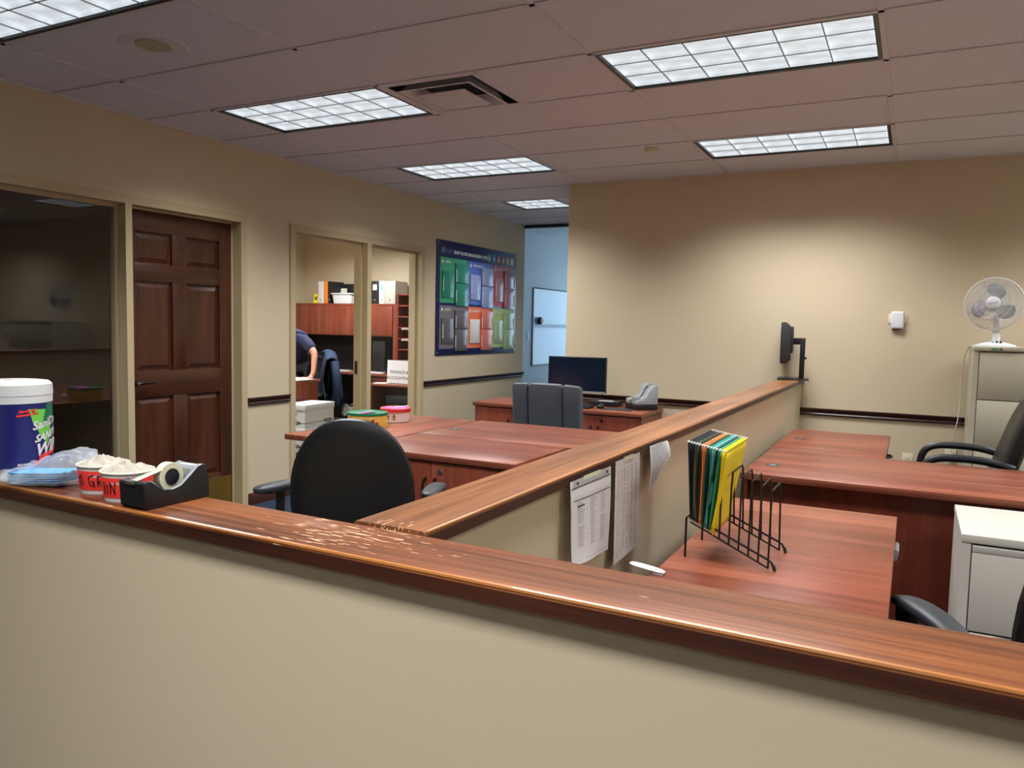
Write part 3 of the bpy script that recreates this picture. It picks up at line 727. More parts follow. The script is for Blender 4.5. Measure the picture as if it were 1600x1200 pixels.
obj('hub_badge', MB().add([MF @ Vector(p) for p in ((-.03, -.009, .0565), (.026, .004, .0565), (.027, .009, .0565), (-.029, -.004, .0565))], [(0, 1, 2, 3)]), 'steel_grey', hub, smooth=0)
for k in range(3):
    a0 = 2*PI*k/3+1.2
    def bl(u, v, a0=a0):
        r = .03+u*.108; wd = .35+.62*math.sin(PI*min(1, u*.75+.12)); a = a0+(v-.5)*2*wd*.62+.35*u
        return MF @ Vector((r*math.cos(a)*(1-.10*(2*v-1)**2*u), r*math.sin(a)*(1-.10*(2*v-1)**2*u), .012+(v-.5)*.035))
    obj('blade', MB().grid(bl, 8, 8), 'fan_blade', t, solid=.002)
obj('rotor_hub', MB().lathe([(.0, .034), (.03, .03), (.034, -.02), (.0, -.022)], n=20, M=MF), 'fan_blade', t)
# its cord
P = sm([(4.25, 2.72, 1.343), (4.19, 2.74, 1.345), (4.168, 2.80, 1.30), (4.155, 2.88, 1.22), (4.15, 2.93, 1.05), (4.158, 2.94, .92), (4.15, 2.935, .80), (4.128, 2.95, .69), (4.118, 2.975, .56)])
cd_ = thing('power_cord', 'thin white fan cord hanging down the wall to an outlet', 'cord', (4.15, 2.93, .5))
obj('cable', MB().tube(P, .0035, 6).map(lambda p: p-Vector((4.15, 2.93, .5))), 'cream', cd_)
obj('plug', MB().box(-.045, -.018, .035, .062, .01, .045), 'cream', cd_, bevel=.004)
# outlets
def outlet(label, x, z, w=.072, h=.116):
    t = thing('wall_outlet', label, 'outlet', (x, YB, z), 0, 'outlets on the beige wall')
    obj('cover_plate', MB().box(-w/2, w/2, -.006, 0, -h/2, h/2), 'ivory', t, bevel=.002)
    for dz in (-.02, .02):
        f = obj('socket', MB().lathe([(.0, .003), (.015, .003), (.016, 0)], n=18, M=rot(PI/2, 0, 0, (0, -.006, dz))), 'cream', t)
        obj('slot', MB().box(-.006, -.004, -.0095, -.0088, dz-.004, dz+.005).box(.004, .006, -.0095, -.0088, dz-.004, dz+.005), 'black_plastic', f, smooth=0)
outlet('ivory wall outlet beside the return desk drawers', 3.845, .468)
outlet('ivory wall outlet where the fan cord plugs in', 4.12, .525)
# white wall device
t = thing('wall_sensor', 'white rounded sensor box on the wall near the fan', 'sensor', (3.725, YB, 1.51))
obj('back_plate', MB().box(-.062, .062, -.008, 0, -.026, .044), 'cream', t, bevel=.003)
obj('body', MB().box(-.044, .044, -.045, -.008, -.066, .062), 'white_gloss', t, bevel=.014, seg=4)
obj('foot', MB().box(-.03, .03, -.03, -.01, -.074, -.064), 'black_plastic', t, bevel=.002)
# monitor on the ledge
t = thing('computer_monitor', 'black monitor seen edge-on, turned on the far end of the ledge', 'monitor', (3.05, 2.80, CT), PI/2+.12)
obj('stand_base', MB().box(-.12, .12, -.10, .125, 0, .010), 'black_plastic', t, bevel=.004)
obj('stand_post', MB().box(-.026, .026, -.065, -.028, .01, .315), 'black_plastic', t, bevel=.006)
obj('stand_arm', MB().box(-.022, .022, -.045, .035, .265, .315), 'black_plastic', t, bevel=.006)
obj('cable_clip', MB().box(-.012, .012, -.078, -.062, .155, .172), 'black_plastic', t, bevel=.003)
ho = obj('housing', MB().prism([(.055, .13), (.105, .125), (.105, .43), (.072, .432), (.040, .40), (.040, .18)], 0, -.245, .245), 'dark_grey', t, bevel=.006)
obj('back_bulge', MB().box(-.13, .13, .022, .05, .20, .40), 'dark_grey', ho, bevel=.008)
obj('port_recess', MB().box(-.10, .10, .037, .046, .145, .19), 'black_plastic', ho, bevel=.002)
obj('screen', MB().box(-.238, .238, .104, .1075, .138, .422), 'screen', ho, smooth=0)

# ---------------------------------------------------------------- things on the wall credenza
t = thing('computer_monitor', 'wide black monitor with blank screen on the wall credenza', 'monitor', (1.275, 2.78, .74), .10)
obj('stand_base', MB().box(-.11, .11, -.08, .09, 0, .010), 'black_plastic', t, bevel=.004)
obj('stand_post', MB().box(-.025, .025, .03, .055, .01, .25), 'black_plastic', t, bevel=.005)
ho = obj('housing', MB().box(-.258, .258, -.012, .03, .105, .41), 'black_plastic', t, bevel=.004)
obj('screen', MB().box(-.250, .250, -.0135, -.0118, .125, .402), 'screen', ho, smooth=0)
obj('bezel_strip', MB().box(-.255, .255, -.0145, -.0118, .107, .119), 'steel_grey', ho, smooth=0)
t = thing('keyboard', 'black keyboard on the credenza before the blank monitor', 'keyboard', (1.32, 2.53, .74), .05)
obj('tray', MB().prism([(-.07, 0), (.07, 0), (.07, .028), (-.07, .014)], 0, -.19, .19), 'black_plastic', t, bevel=.003)
kb = MB()
for r_ in range(5):
    for c_ in range(14):
        y = -.058+r_*.025; x = -.18+c_*.026; z = .014+(y+.07)*.1
        kb.box(x, x+.021, y, y+.019, z, z+.006)
obj('keys', kb, 'dark_grey', t, smooth=0)
t = thing('network_box', 'flat black network box with a label and upright antenna', 'router', (1.52, 2.84, .74), .05)
obj('case', MB().box(-.13, .13, -.08, .08, .004, .042), 'black_plastic', t, bevel=.004)
obj('label_sticker', MB().box(-.05, .08, -.06, .02, .0422, .0428), 'white', t, smooth=0)
obj('antenna', MB().tube([(-.05, .07, .04), (-.052, .07, .09), (-.048, .072, .145)], [.005, .004, .0035], 8), 'dark_grey', t)
t = thing('mouse_pad', 'thin grey mouse pad on the credenza edge', 'mouse pad', (1.72, 2.60, .74), .05)
obj('mat', MB().box(-.12, .12, -.09, .09, 0, .004), 'dark_grey', t, bevel=.0015)
t = thing('computer_mouse', 'small black computer mouse lying on the credenza', 'mouse', (1.56, 2.62, .74), .3)
obj('shell', MB().pad(superell(.030, .055, 2.4), top=.032, bot=.003, seg=28).map(lambda p: (p.x, p.z, p.y+.003)), 'black_gloss', t)
obj('wheel', MB().lathe([(.0, -.003), (.008, -.003), (.008, .003), (.0, .003)], n=14, M=rot(0, PI/2, 0, (0, .025, .030))), 'steel_grey', t)
t = thing('cheque_scanner', 'grey cheque scanner with tall curved paper guide beside the network box', 'scanner', (1.865, 2.76, .74), .75)
obj('base', MB().box(-.10, .10, -.10, .10, 0, .045), 'black_plastic', t, bevel=.008)
pr = [(-.10, .045), (.10, .045), (.10, .215), (.055, .215), (.02, .175), (.0, .12), (-.03, .095), (-.10, .085)]
obj('left_shell', MB().prism(pr[:2]+[(.10, .20), (.06, .20), (.02, .16), (-.005, .11), (-.04, .09), (-.10, .075)], 1, -.10, -.012), 'steel_grey', t, bevel=.008)
obj('right_shell', MB().prism(pr, 1, .012, .10), 'steel_grey', t, bevel=.008)
obj('paper_slot', MB().prism([(-.10, .045), (.095, .045), (.095, .19), (.05, .19), (.0, .11), (-.09, .075)], 1, -.012, .012), 'black_plastic', t, smooth=0)
obj('feeder', MB().box(-.10, -.05, -.085, -.02, .075, .11), 'steel_grey', t, bevel=.006)

# ---------------------------------------------------------------- biscuit tins
t = thing('biscuit_tin', 'round yellow biscuit tin with green lid and pink note', 'tin', (.755, .555, .74)); t.scale = (.90, .90, 1)
obj('body', MB().lathe([(.0, 0), (.138, 0), (.140, .004), (.140, .078), (.137, .08), (.0, .08)], n=44), 'tin_yellow', t)
lid = obj('lid', MB().lathe([(.0, .090), (.128, .090), (.134, .096), (.143, .095), (.144, .080), (.140, .079)], n=44), 'deep_green', t)
obj('sticky_note', MB().grid(lambda u, v: (-.03+u*.095, -.07+v*.10, .0915+.010*u*u), 6, 2), 'pink', lid, solid=.0008)
pm = MB()
for k in range(9):
    a = -2.2+k*.22; c, s_ = math.cos(a), math.sin(a)
    pm.lathe([(.0, .002), (.012, .0015), (.014, 0)], n=9, M=Matrix.Translation((c*.1395, s_*.1395, .03+.018*(k % 2))) @ Matrix.Rotation(a, 4, 'Z') @ Matrix.Rotation(PI/2, 4, 'Y'))
obj('biscuit_print', pm, 'biscuit', t)
t = thing('biscuit_tin', 'white biscuit tub printed with gingerbread figures under a red lid', 'tin', (.735, .885, .74)); t.scale = (.86, .86, .95)
obj('body', MB().lathe([(.0, 0), (.100, 0), (.104, .004), (.112, .075), (.0, .075)], n=44), 'tin_white', t)
lid = obj('lid', MB().lathe([(.0, .097), (.095, .097), (.100, .101), (.112, .102), (.121, .096), (.121, .074), (.112, .073)], n=44), 'red', t)
obj('lid_label', MB().lathe([(.0, .0982), (.088, .0978), (.09, .0972)], n=36), 'pink', lid)
obj('spoon', MB().tube([(.02, -.03, .104), (.07, -.02, .110), (.12, -.005, .118)], [.008, .004, .005], 8), 'white', lid)
pm = MB()
for k in range(7):
    a = -2.5+k*.24; r_ = .1075; z = .04
    def pt(dx, dz): return (math.cos(a+dx/r_)*(r_+dz*.1+.001), math.sin(a+dx/r_)*(r_+dz*.1+.001), z+dz)
    if k % 2 == 0:   # little figure: head, body, arms, legs
        for dx0, dx1, z0, z1 in ((-.006, .006, .010, .022), (-.007, .007, -.012, .010), (-.013, .013, .000, .007), (-.011, -.003, -.024, -.012), (.003, .011, -.024, -.012)):
            pm.add([pt(dx0, z0), pt(dx1, z0), pt(dx1, z1), pt(dx0, z1)], [(0, 1, 2, 3)])
    else:
        for q in range(6):
            b = 2*PI*q/6; pm.add([pt(math.cos(b)*.012-.002, math.sin(b)*.012), pt(math.cos(b)*.012+.002, math.sin(b)*.012), pt(math.cos(b+.5)*.010, math.sin(b+.5)*.010)], [(0, 1, 2)])
obj('gingerbread_print', pm, 'biscuit', t, smooth=0)

# ---------------------------------------------------------------- things on the front ledge
# wipe canister
R_ = .075
t = thing('wipe_canister', 'large navy canister of sanitising wipes with white screw lid', 'canister', (2.045, -2.398, CT))
obj('body', MB().lathe([(.0, 0), (.073, 0), (R_, .004), (R_, .016), (.0, .016)], n=56), 'white', t)
obj('label_sleeve', MB().lathe([(R_, .016), (R_+.0006, .0165), (R_+.0006, .167), (R_, .1675)], n=56), 'label_blue', t)
lid = obj('lid', MB().lathe([(.0, .216), (.055, .216), (.070, .214), (.0765, .208), (.0775, .190), (.0775, .185), (.0765, .184), (.0765, .168), (.074, .167), (.0, .167)], n=56), 'white', t)
obj('lid_flap', MB().lathe([(.0, .2185), (.022, .218), (.024, .216)], (0.0, .0, 0), 24).map(lambda p: (p.x, p.y*.6, p.z)), 'white', lid)
A0 = math.atan2(-1.04, 1.79)            # direction from the canister towards the camera
def on_can(off, dz, lift):
    # label coordinates: x along the circumference (metres) from the visible middle, y height
    return lambda x, y: ((R_+.0006+lift)*math.cos(A0+(x+off)/R_), (R_+.0006+lift)*math.sin(A0+(x+off)/R_), dz+y)
def tilt(fn, k): return lambda x, y: fn(x, y+k*x)
def patch(pts, off, dz, lift, k=0):
    # filled polygon on the label, fan of small strips so it follows the curve
    fn = tilt(on_can(off, dz, lift), k); mb = MB()
    cx = sum(p[0] for p in pts)/len(pts); cy_ = sum(p[1] for p in pts)/len(pts)
    q = []
    for a, b in zip(pts, pts[1:]+pts[:1]):
        for i in range(4): q.append((a[0]+(b[0]-a[0])*i/4, a[1]+(b[1]-a[1])*i/4))
    n = len(q); vs = []
    for ring_ in (1, .66, .33): vs += [fn(cx+(x-cx)*ring_, cy_+(y-cy_)*ring_) for x, y in q]
    vs.append(fn(cx, cy_)); fs = []
    for r0 in (0, 1): fs += [(r0*n+i, r0*n+(i+1) % n, (r0+1)*n+(i+1) % n, (r0+1)*n+i) for i in range(n)]
    fs += [(2*n+i, 2*n+(i+1) % n, 3*n) for i in range(n)]
    return mb.add(vs, fs)
obj('leaf_print', patch([(-.022, .040), (.03, .036), (.036, -.02), (.022, -.042), (.004, -.022), (-.014, .010)], .050, .116, .0004), 'leaf_green', t)
obj('leaf_print', patch([(-.014, -.012), (.0, .034), (.008, .044), (.022, .030), (.034, -.012), (.01, -.006)], .072, .131, .0006), 'deep_green', t)
obj('brand_print', text_mb('SaniDex', .026, tilt(on_can(.078, .124, .0014), .18), .0007, 'CENTER', shear=.1), 'white', t, smooth=0)
obj('brand_print', text_mb('SANITIZING', .022, tilt(on_can(.098, .099, .0014), .20), .0008, 'CENTER', shear=.3), 'white', t, smooth=0)
obj('brand_print', text_mb('WIPES', .036, tilt(on_can(.088, .069, .0014), .16), .0012, 'CENTER', shear=.3), 'white', t, smooth=0)
obj('ribbon_print', patch([(-.02, -.006), (.06, .016), (.06, .028), (-.02, .006)], .068, .044, .0008), 'bright_red', t)
obj('ribbon_print', patch([(-.010, -.008), (.008, -.004), (.009, .006), (-.009, .003)], .044, .036, .0007), 'bright_red', t)
obj('small_print', text_mb('Bleach and', .0075, tilt(on_can(.026, .152, .0009), .12), .0006), 'bright_red', t, smooth=0)
obj('small_print', text_mb('Ammonia free', .0075, tilt(on_can(.026, .144, .0009), .12), .0006), 'bright_red', t, smooth=0)
obj('small_print', text_mb('220 WIPES', .006, on_can(.018, .034, .0009), .0004), 'white', t, smooth=0)

# plastic bag of face masks
t = thing('plastic_bag', 'clear crumpled plastic bag holding blue face masks', 'bag', (2.205, -2.412, CT), .40)
def bagf(u, v):
    th = 2*PI*u; ph = (v-.5)*PI
    c = math.cos(ph); x = .108*math.copysign(abs(math.cos(th))**.8, math.cos(th))*c**.7; y = .068*math.copysign(abs(math.sin(th))**.85, math.sin(th))*c**.7
    z = (.5+.5*math.sin(ph))
    top = .050+.14*x+.012*math.sin(x*24)+.010*math.cos(y*30)
    p = Vector((x, y, .001+z*top))
    n = noise.noise(p*38)*.010+noise.noise(p*95+Vector((3, 1, 2)))*.004
    p += Vector((x, y, 0)).normalized()*n*(1 if c > .2 else 0) if (abs(x)+abs(y)) > 1e-4 else Vector((0, 0, 0))
    p.z = max(.0008, p.z+n*.9*z)
    return p
obj('film', MB().grid(bagf, 72, 36), 'bag_film', t, smooth=60)
def tailf(u, v):
    x = .05+u*.085; y = .030+(v-.5)*.05*(1-.5*u)
    return (x, y, .036*(1-u)**.6+.006+.012*noise.noise(Vector((x*40, y*40, 1)))+.010*math.sin(v*9+u*4)*(1-.3*u)+.012)
obj('knotted_end', MB().grid(tailf, 24, 18), 'bag_film', t, smooth=60)
mk = thing('face_masks', 'stack of blue pleated face masks inside the clear bag', 'face masks', (2.200, -2.428, CT+.004), .30)
for i in range(5):
    def mf(u, v, i=i): return (-.065+u*.13+.003*i, -.030+v*.07-.002*i, .004+.0055*i+.002*math.sin(v*18)+.006*u*u)
    m_ = obj('mask', MB().grid(mf, 10, 16), 'mask_blue', mk, solid=.001)
    P = sm([(-.055, -.022-.002*i, .005+.0055*i), (-.068-.002*i, -.024, .010+.004*i), (-.070, -.026, .004+.003*i), (-.045+.012*i, -.030, .003+.003*i), (-.02+.016*i, -.026, .006+.005*i)], 2)
    obj('ear_loop', MB().tube(P, .0018, 6), 'white', m_)

# paper tubs
def tub(label, loc, rz, seed):
    t = thing('paper_cup', label, 'cup', loc, rz, 'red paper cups on the front ledge')
    obj('cup_wall', MB().lathe([(.0, .002), (.0400, .002), (.0405, 0), (.042, .0), (.0425, .006), (.0428, .0065), (.0492, .053), (.050, .056), (.0478, .056), (.046, .050), (.0, .046)], n=44), 'white', t)
    obj('red_band', MB().lathe([(.0431, .0075), (.0436, .008), (.0492, .047), (.0489, .0478)], n=44), 'bright_red', t)
    obj('rolled_rim', MB().tube([(math.cos(2*PI*k/44)*.0495, math.sin(2*PI*k/44)*.0495, .0565) for k in range(44)], .0022, 8, True), 'cream', t)
    def heap(u, v):
        a = 2*PI*u; r = .047*v; p = Vector((r*math.cos(a), r*math.sin(a), 0))
        h = .055+.012*(1-v**3)+.014*noise.noise(p*48+Vector((seed, 0, 0)))*(1.25-v)+.004*noise.noise(p*190+Vector((0, seed, 0)))
        return (p.x, p.y, h)
    obj('wrapped_contents', MB().grid(heap, 44, 16), 'wrap', t, smooth=60)
    return t
def cup_pt(ang, z, lift=.0006): 
    r = .0431+(z-.0075)*.142+lift
    return (r*math.cos(ang), r*math.sin(ang), z)
CA = math.atan2(-1.03, 1.42)
def pen(t, strokes, a0, h=.024, w=.016, z0=.016):
    # handwritten marker strokes; coordinates in letter widths along the cup
    for s_ in strokes:
        P = [cup_pt(CA+(a0+x*w)/.046, z0+y*h, .0009) for x, y in s_]
        obj('marker_stroke', MB().tube(sm(P, 2) if len(P) > 2 else P, .0011, 6), 'black_plastic', t)
def small(t, s, off, z):
    obj('white_print', text_mb(s, .0085, lambda x, y: cup_pt(CA+(off+x)/.046, z+y, .0005), .0003), 'white', t, smooth=0)
t1 = tub('red paper cup marked GR beside the plastic bag', (2.346, -2.393, CT), 0, 3.1)
small(t1, 'Your in', -.012, .038)
pen(t1, [[(.1, 1), (-.25, .9), (-.3, .2), (.1, .05), (.3, .5), (.1, 1)]], -.046)
pen(t1, [[(.8, 1), (.3, .95), (.1, .5), (.35, .05), (.75, .15), (.8, .5), (.45, .48)], [(.8, .5), (.85, -.1)]], -.030)
pen(t1, [[(.1, 0), (.15, 1)], [(.12, 1), (.6, .95), (.55, .5), (.15, .45)], [(.15, .45), (.7, .0)]], -.012)
t2 = tub('red paper cup marked INT before the black tape dispenser', (2.448, -2.412, CT), 0, 7.7)
small(t2, 'our in', -.024, .038)
pen(t2, [[(.05, -.05), (.1, 1)]], -.050)
pen(t2, [[(.1, 0), (.1, .8)]], -.042)
pen(t2, [[(.05, 0), (.08, 1)], [(.08, 1), (.6, 0)], [(.6, 0), (.65, 1)]], -.034)
pen(t2, [[(-.1, 1), (.8, .95)], [(.35, .97), (.35, 0)]], -.014)

# tape dispenser
t = thing('tape_dispenser', 'black desk tape dispenser with a clear tape roll on the front ledge', 'tape dispenser', (2.540, -2.397, CT), 0)
prof = [(-.073, .006), (-.076, .05), (-.072, .053), (-.058, .053), (-.045, .042), (-.03, .033), (-.01, .030), (.01, .035), (.03, .050), (.05, .066), (.06, .069), (.068, .066), (.076, .040), (.078, .006), (.074, 0), (-.068, 0)]
HWT = .035
for sx in (-1, 1):
    x0 = sx*HWT; x1 = sx*(HWT-.008)
    obj('side_wall', MB().prism(prof, 0, min(x0, x1), max(x0, x1)), 'black_plastic', t, bevel=.0015)
obj('weighted_base', MB().box(-HWT+.004, HWT-.004, -.066, .073, .001, .022), 'black_plastic', t, smooth=0)
obj('nose', MB().prism([(-.073, .006), (-.076, .05), (-.072, .053), (-.060, .053), (-.052, .022), (-.052, .006)], 0, -HWT+.008, HWT-.008), 'black_plastic', t, smooth=0)
obj('tail', MB().prism([(.045, .022), (.045, .060), (.052, .066), (.060, .0685), (.068, .066), (.076, .040), (.078, .006), (.06, .006)], 0, -HWT+.008, HWT-.008), 'steel_grey', t, smooth=0)
def strip(z): 
    up = [(y, z_+.0008) for y, z_ in prof[3:12]]
    return up
tr = MB()
for sx in (-1, 1):
    a, b = sx*(HWT-.0005), sx*(HWT-.0095)
    pts = strip(0); n = len(pts)
    tr.add([(a, y, z_) for y, z_ in pts]+[(b, y, z_) for y, z_ in pts], [(i, i+1, n+i+1, n+i) for i in range(n-1)])
obj('silver_trim', tr, 'steel_grey', t, solid=.0008)
obj('cutter_blade', MB().box(-.014, .014, -.079, -.075, .048, .054), 'chrome', t, smooth=0)
rl = obj('tape_roll', MB().lathe([(.0165, -.0095), (.0275, -.0095), (.028, -.009), (.028, .009), (.0275, .0095), (.0165, .0095)], n=40, M=rot(0, PI/2, 0, (0, .008, .050))), 'tape', t)
obj('roll_core', MB().lathe([(.0, -.011), (.0163, -.011), (.0163, .011), (.0, .011)], n=30, M=rot(0, PI/2, 0, (0, .008, .050))), 'black_plastic', rl)
obj('tape_tongue', MB().grid(lambda u, v: (-.0095+v*.019, -.015-u*.055, .066-.012*u), 4, 1), 'tape', t, solid=.0006)

# ---------------------------------------------------------------- papers hanging on the side of the half wall
PX = 3.1035
def sheet(name, label, corners, curl, print_fn, mat='paper', extra=None):
    # corners: (y0,y1,ztop0,ztop1,zbot0,zbot1); y0 is the near side
    y0, y1, a0, a1, b0, b1 = corners
    t = thing(name, label, 'paper', (PX, (y0+y1)/2, a0), 0, 'papers taped to the half wall')
    cy_ = (y0+y1)/2
    def S(u, v, lift=0):
        y = y0+(y1-y0)*u; z = (a0+(a1-a0)*u)*(1-v)+(b0+(b1-b0)*u)*v
        return (curl(u, v)+lift, y-cy_, z-a0)
    obj('sheet', MB().grid(lambda u, v: S(u, v), 16, 24), mat, t, smooth=60)
    print_fn(t, S)
    obj('tape_strip', MB().grid(lambda u, v: S(.30+u*.42, -.015+v*.05, .0012), 6, 2), 'tape', t, smooth=0)
    return t
def line(mb, S, u0, u1, v, hv): return mb.grid(lambda u, w: S(u0+(u1-u0)*u, v+hv*w, .0006), 6, 1)
def print1(t, S):
    h = obj('header_strip', MB().grid(lambda u, v: S(.06+u*.90, .002+v*.075, .0008), 8, 2), 'clip_grey', t, smooth=0)
    mb = MB(); line(mb, S, .02, .98, .085, .012)
    for u in (.13, .86): mb.grid(lambda a, b, u=u: S(u+a*.05, .028+b*.03, .0014), 1, 1)
    line(mb, S, .06, .97, .235, .012); obj('ruled_print', mb, 'print_dark', t, smooth=0)
    mb = MB(); rnd = random.Random(3)
    line(mb, S, .06, .97, .205, .003); line(mb, S, .30, .98, .955, .003)
    for u0, v0, n in ((.13, .27, 28), (.42, .24, 30), (.72, .24, 31)):
        for k in range(n):
            v = v0+k*.0195
            if u0 != .42 and k in (13, 14): continue
            line(mb, S, u0, u0+rnd.uniform(.08, .17), v, .0045)
            if rnd.random() < .7: line(mb, S, u0+.205, u0+.222, v, .0045)
    obj('text_lines', mb, 'print', t, smooth=0)
    mb = MB(); line(mb, S, .13, .29, .305, .022); obj('dark_bar', mb, 'print_dark', t, smooth=0)
def print2(t, S):
    mb = MB(); rnd = random.Random(5)
    for u0, u1 in ((.10, .16), (.24, .28), (.33, .42), (.47, .56), (.62, .74), (.80, .95)):
        for k in range(44):
            if rnd.random() < .85: line(mb, S, u0, u0+(u1-u0)*rnd.uniform(.5, 1), .10+k*.0195, .005)
    obj('table_print', mb, 'print', t, smooth=0)
def print3(t, S):
    mb = MB(); rnd = random.Random(9)
    for k in range(20):
        u = .10
        while u < .85:
            w = rnd.uniform(.06, .18); line(mb, S, u, min(.92, u+w), .06+k*.045, .012); u += w+.05
    obj('scribbled_lines', mb, 'print', t, smooth=0)
sheet('hanging_paper', 'printed list sheet with grey header strip taped below the oak ledge', (-1.685, -1.395, 1.025, 1.022, .815, .785), lambda u, v: .002+.010*v*(1-v)*2+.012*(v**4)*(1-.6*u)+.006*math.sin(u*5)*v, print1)
sheet('hanging_paper', 'long pinkish table sheet taped beside the printed list', (-1.355, -1.135, 1.028, 1.026, .728, .735), lambda u, v: .002+.003*v, print2, 'paper_warm')
sheet('hanging_paper', 'small curled note with handwriting taped farther along the ledge', (-1.035, -.83, 1.032, 1.026, .875, .975), lambda u, v: .002++.012*v*v*u+.006*math.sin(v*3), print3)

# white plastic strip leaning beside the credenza
t = thing('plastic_strip', 'white rounded plastic strip lying on the credenza edge near the half wall', 'plastic strip', (3.222, -1.40, .742), .0)
obj('strip', MB().pad(superell(.050, .017, 3), top=.003, bot=.001, seg=32).map(lambda p: (p.x, p.z, p.y+.012-p.x*.12)), 'white', t)
obj('foot', MB().box(.018, .045, -.008, .008, -.002, .008), 'white', t, smooth=0)

# ---------------------------------------------------------------- wire file sorter with folders
t = thing('file_sorter', 'black wire step file sorter standing on the credenza', 'file sorter', (3.40, -1.105, .74))
o0 = Vector((3.40, -1.105, .74)); wr = .0028
def wz(x): return .846-(x-3.29)*.45           # height of the sloping floor wires
for y in (-1.207, -1.0):
    P = [(3.276, y, .743), (3.276, y, .858), (3.284, y, .866), (3.30, y, .862), (3.505, y, .772), (3.518, y, .765), (3.528, y, .7435)]
    obj('side_rail', MB().tube([Vector(p)-o0 for p in P], wr*1.2, 8), 'black_metal', t)
    obj('lower_rail', MB().tube([Vector(p)-o0 for p in ((3.288, y, .848), (3.512, y, .7455))], wr, 8), 'black_metal', t)
    obj('rubber_foot', MB().tube([Vector(p)-o0 for p in ((3.524, y, .7565), (3.529, y, .741))], .0048, 8), 'black_plastic', t)
for k in range(9):
    x = 3.290+k*.0275; z0 = wz(x); z1 = 1.045-(x-3.29)*.38
    P = [(x, -1.207, z0), (x, -1.200, z1-.045), (x, -1.188, z1), (x, -1.05, z1), (x, -1.030, z1-.03), (x, -1.0, z0)]
    if k >= 3: obj('divider', MB().tube([Vector(p)-o0 for p in P], wr, 8), 'black_metal', t)
    else: obj('divider', MB().tube([Vector(p)-o0 for p in (P[0], (x, -1.207, z0-.0), (x, -1.0, z0), P[-1])], wr, 8), 'black_metal', t)
cols = ['folder_black']*3+['folder_olive', 'folder_black', 'folder_tan', 'orange', 'folder_green', 'teal', 'pale_teal', 'folder_green', 'teal', 'yellow', 'yellow']
names = {'folder_black': 'black', 'folder_olive': 'olive', 'folder_tan': 'tan', 'orange': 'orange', 'folder_green': 'dark green', 'teal': 'teal', 'pale_teal': 'pale blue', 'yellow': 'yellow'}
N = len(cols)
for i, c in enumerate(cols):
    f = i/(N-1); xb = 3.288+f*.068; xt = 3.277+f*.118
    yb0, yb1 = -1.215-.01*f, -.945-.055*f; yt0, yt1 = -1.225-.06*f, -.935-.05*f
    zb = wz(xb)+.010; zt = 1.086-.010*f
    if c == 'yellow' and i == N-1: zb = wz(3.36)+.006
    first = cols.index(c) == i; last = len(cols)-1-cols[::-1].index(c) == i; many = cols.count(c) > 1
    nth = ('first', 'second', 'third', 'fourth')[cols[:i].count(c)]
    pos = ('' if not many else ', '+nth+' of its colour from the half wall')
    ft = thing('hanging_folder', names[c]+' hanging folder in the wire sorter'+pos, 'folder', (xb, -1.08, zb), 0, 'hanging folders in the wire sorter')
    def ff(u, v, side=0):
        y = (yb0+(yb1-yb0)*u)*(1-v)+(yt0+(yt1-yt0)*u)*v
        x = xb+(xt-xb)*v+.006*math.sin(v*PI)*math.sin(i*1.7)*(1-u*.5)+side*.004*v
        return (x-xb, y+1.08, (zt-zb)*v)
    obj('flap', MB().grid(lambda u, v: ff(u, v, 0), 6, 12), c, ft, solid=.0012, smooth=60)
    obj('flap', MB().grid(lambda u, v: ff(u, v*.97, 1), 6, 12), c, ft, solid=.0012, smooth=60)
    rod = obj('hanger_rod', MB().tube([ff(0, 1, .5), ff(1, 1, .5)], .0021, 6), c, ft)
    for ua, ub in ((-.03, .02), (.98, 1.03)): obj('hook_tip', MB().tube([ff(ua, 1, .5), ff(ub, 1, .5)], .0027, 6), 'white', rod)

# ---------------------------------------------------------------- coloured board on the left wall
BY0, BY1, BZ0, BZ1 = 3.41, 5.222, 1.075, 2.284
t = thing('wall_board', 'large navy notice board with six coloured panels on the left wall', 'notice board', (XL, BY0, BZ0))
BW, BH = BY1-BY0, BZ1-BZ0
def W(x, y, d): return (d, x, y)
obj('panel_sheet', MB().box(.001, .009, 0, BW, 0, BH), 'navy', t, bevel=.001)
for x, y in ((.03, .03), (BW-.03, .03), (.03, BH-.03), (BW-.03, BH-.03)):
    obj('standoff', MB().lathe([(.0, .006), (.010, .005), (.012, 0)], n=16, M=rot(0, PI/2, 0, (.009, x, y))), 'chrome', t)
obj('logo', MB().tube([W(.125+.034*math.cos(2*PI*k/28), 1.105+.034*math.sin(2*PI*k/28), .0095) for k in range(28)], .004, 6, True).add(*[[W(.125+.02*math.cos(2*PI*k/12), 1.105+.016*math.sin(2*PI*k/12), .0096) for k in range(12)], [tuple(range(12))]]), 'pocket_blue', t, smooth=0)
obj('title_text', text_mb('SHOP FLOOR MANAGEMENT (SFM)', .047, lambda x, y: W(.34+x, 1.098+y, .0097), .002, 'LEFT'), 'white', t, smooth=0)
obj('title_text', text_mb('TIER 1', .060, lambda x, y: W(.18+x, 1.098+y, .0097), 0, 'LEFT'), 'p_blue', t, smooth=0)
PC = [('green', 'PEOPLE'), ('blue', 'PERFORMANCE'), ('red', 'TOOLS & EQUIPMENT'), ('grey', 'AUDITS'), ('orange', 'PROBLEMS'), ('lime', 'STANDARDS')]
for k, c in enumerate(['p_green', 'p_blue', 'p_red', 'p_grey', 'p_orange', 'p_lime']):
    x = 1.075+k*.114
    sq = obj('icon_tile', MB().box(.009, .0105, x, x+.085, 1.06, 1.145), c, t, smooth=0)
    obj('icon', MB().add([W(x+.042+.02*math.cos(2*PI*q/10), 1.10+.022*math.sin(2*PI*q/10), .0108) for q in range(10)], [tuple(range(10))]), 'white', sq, smooth=0)
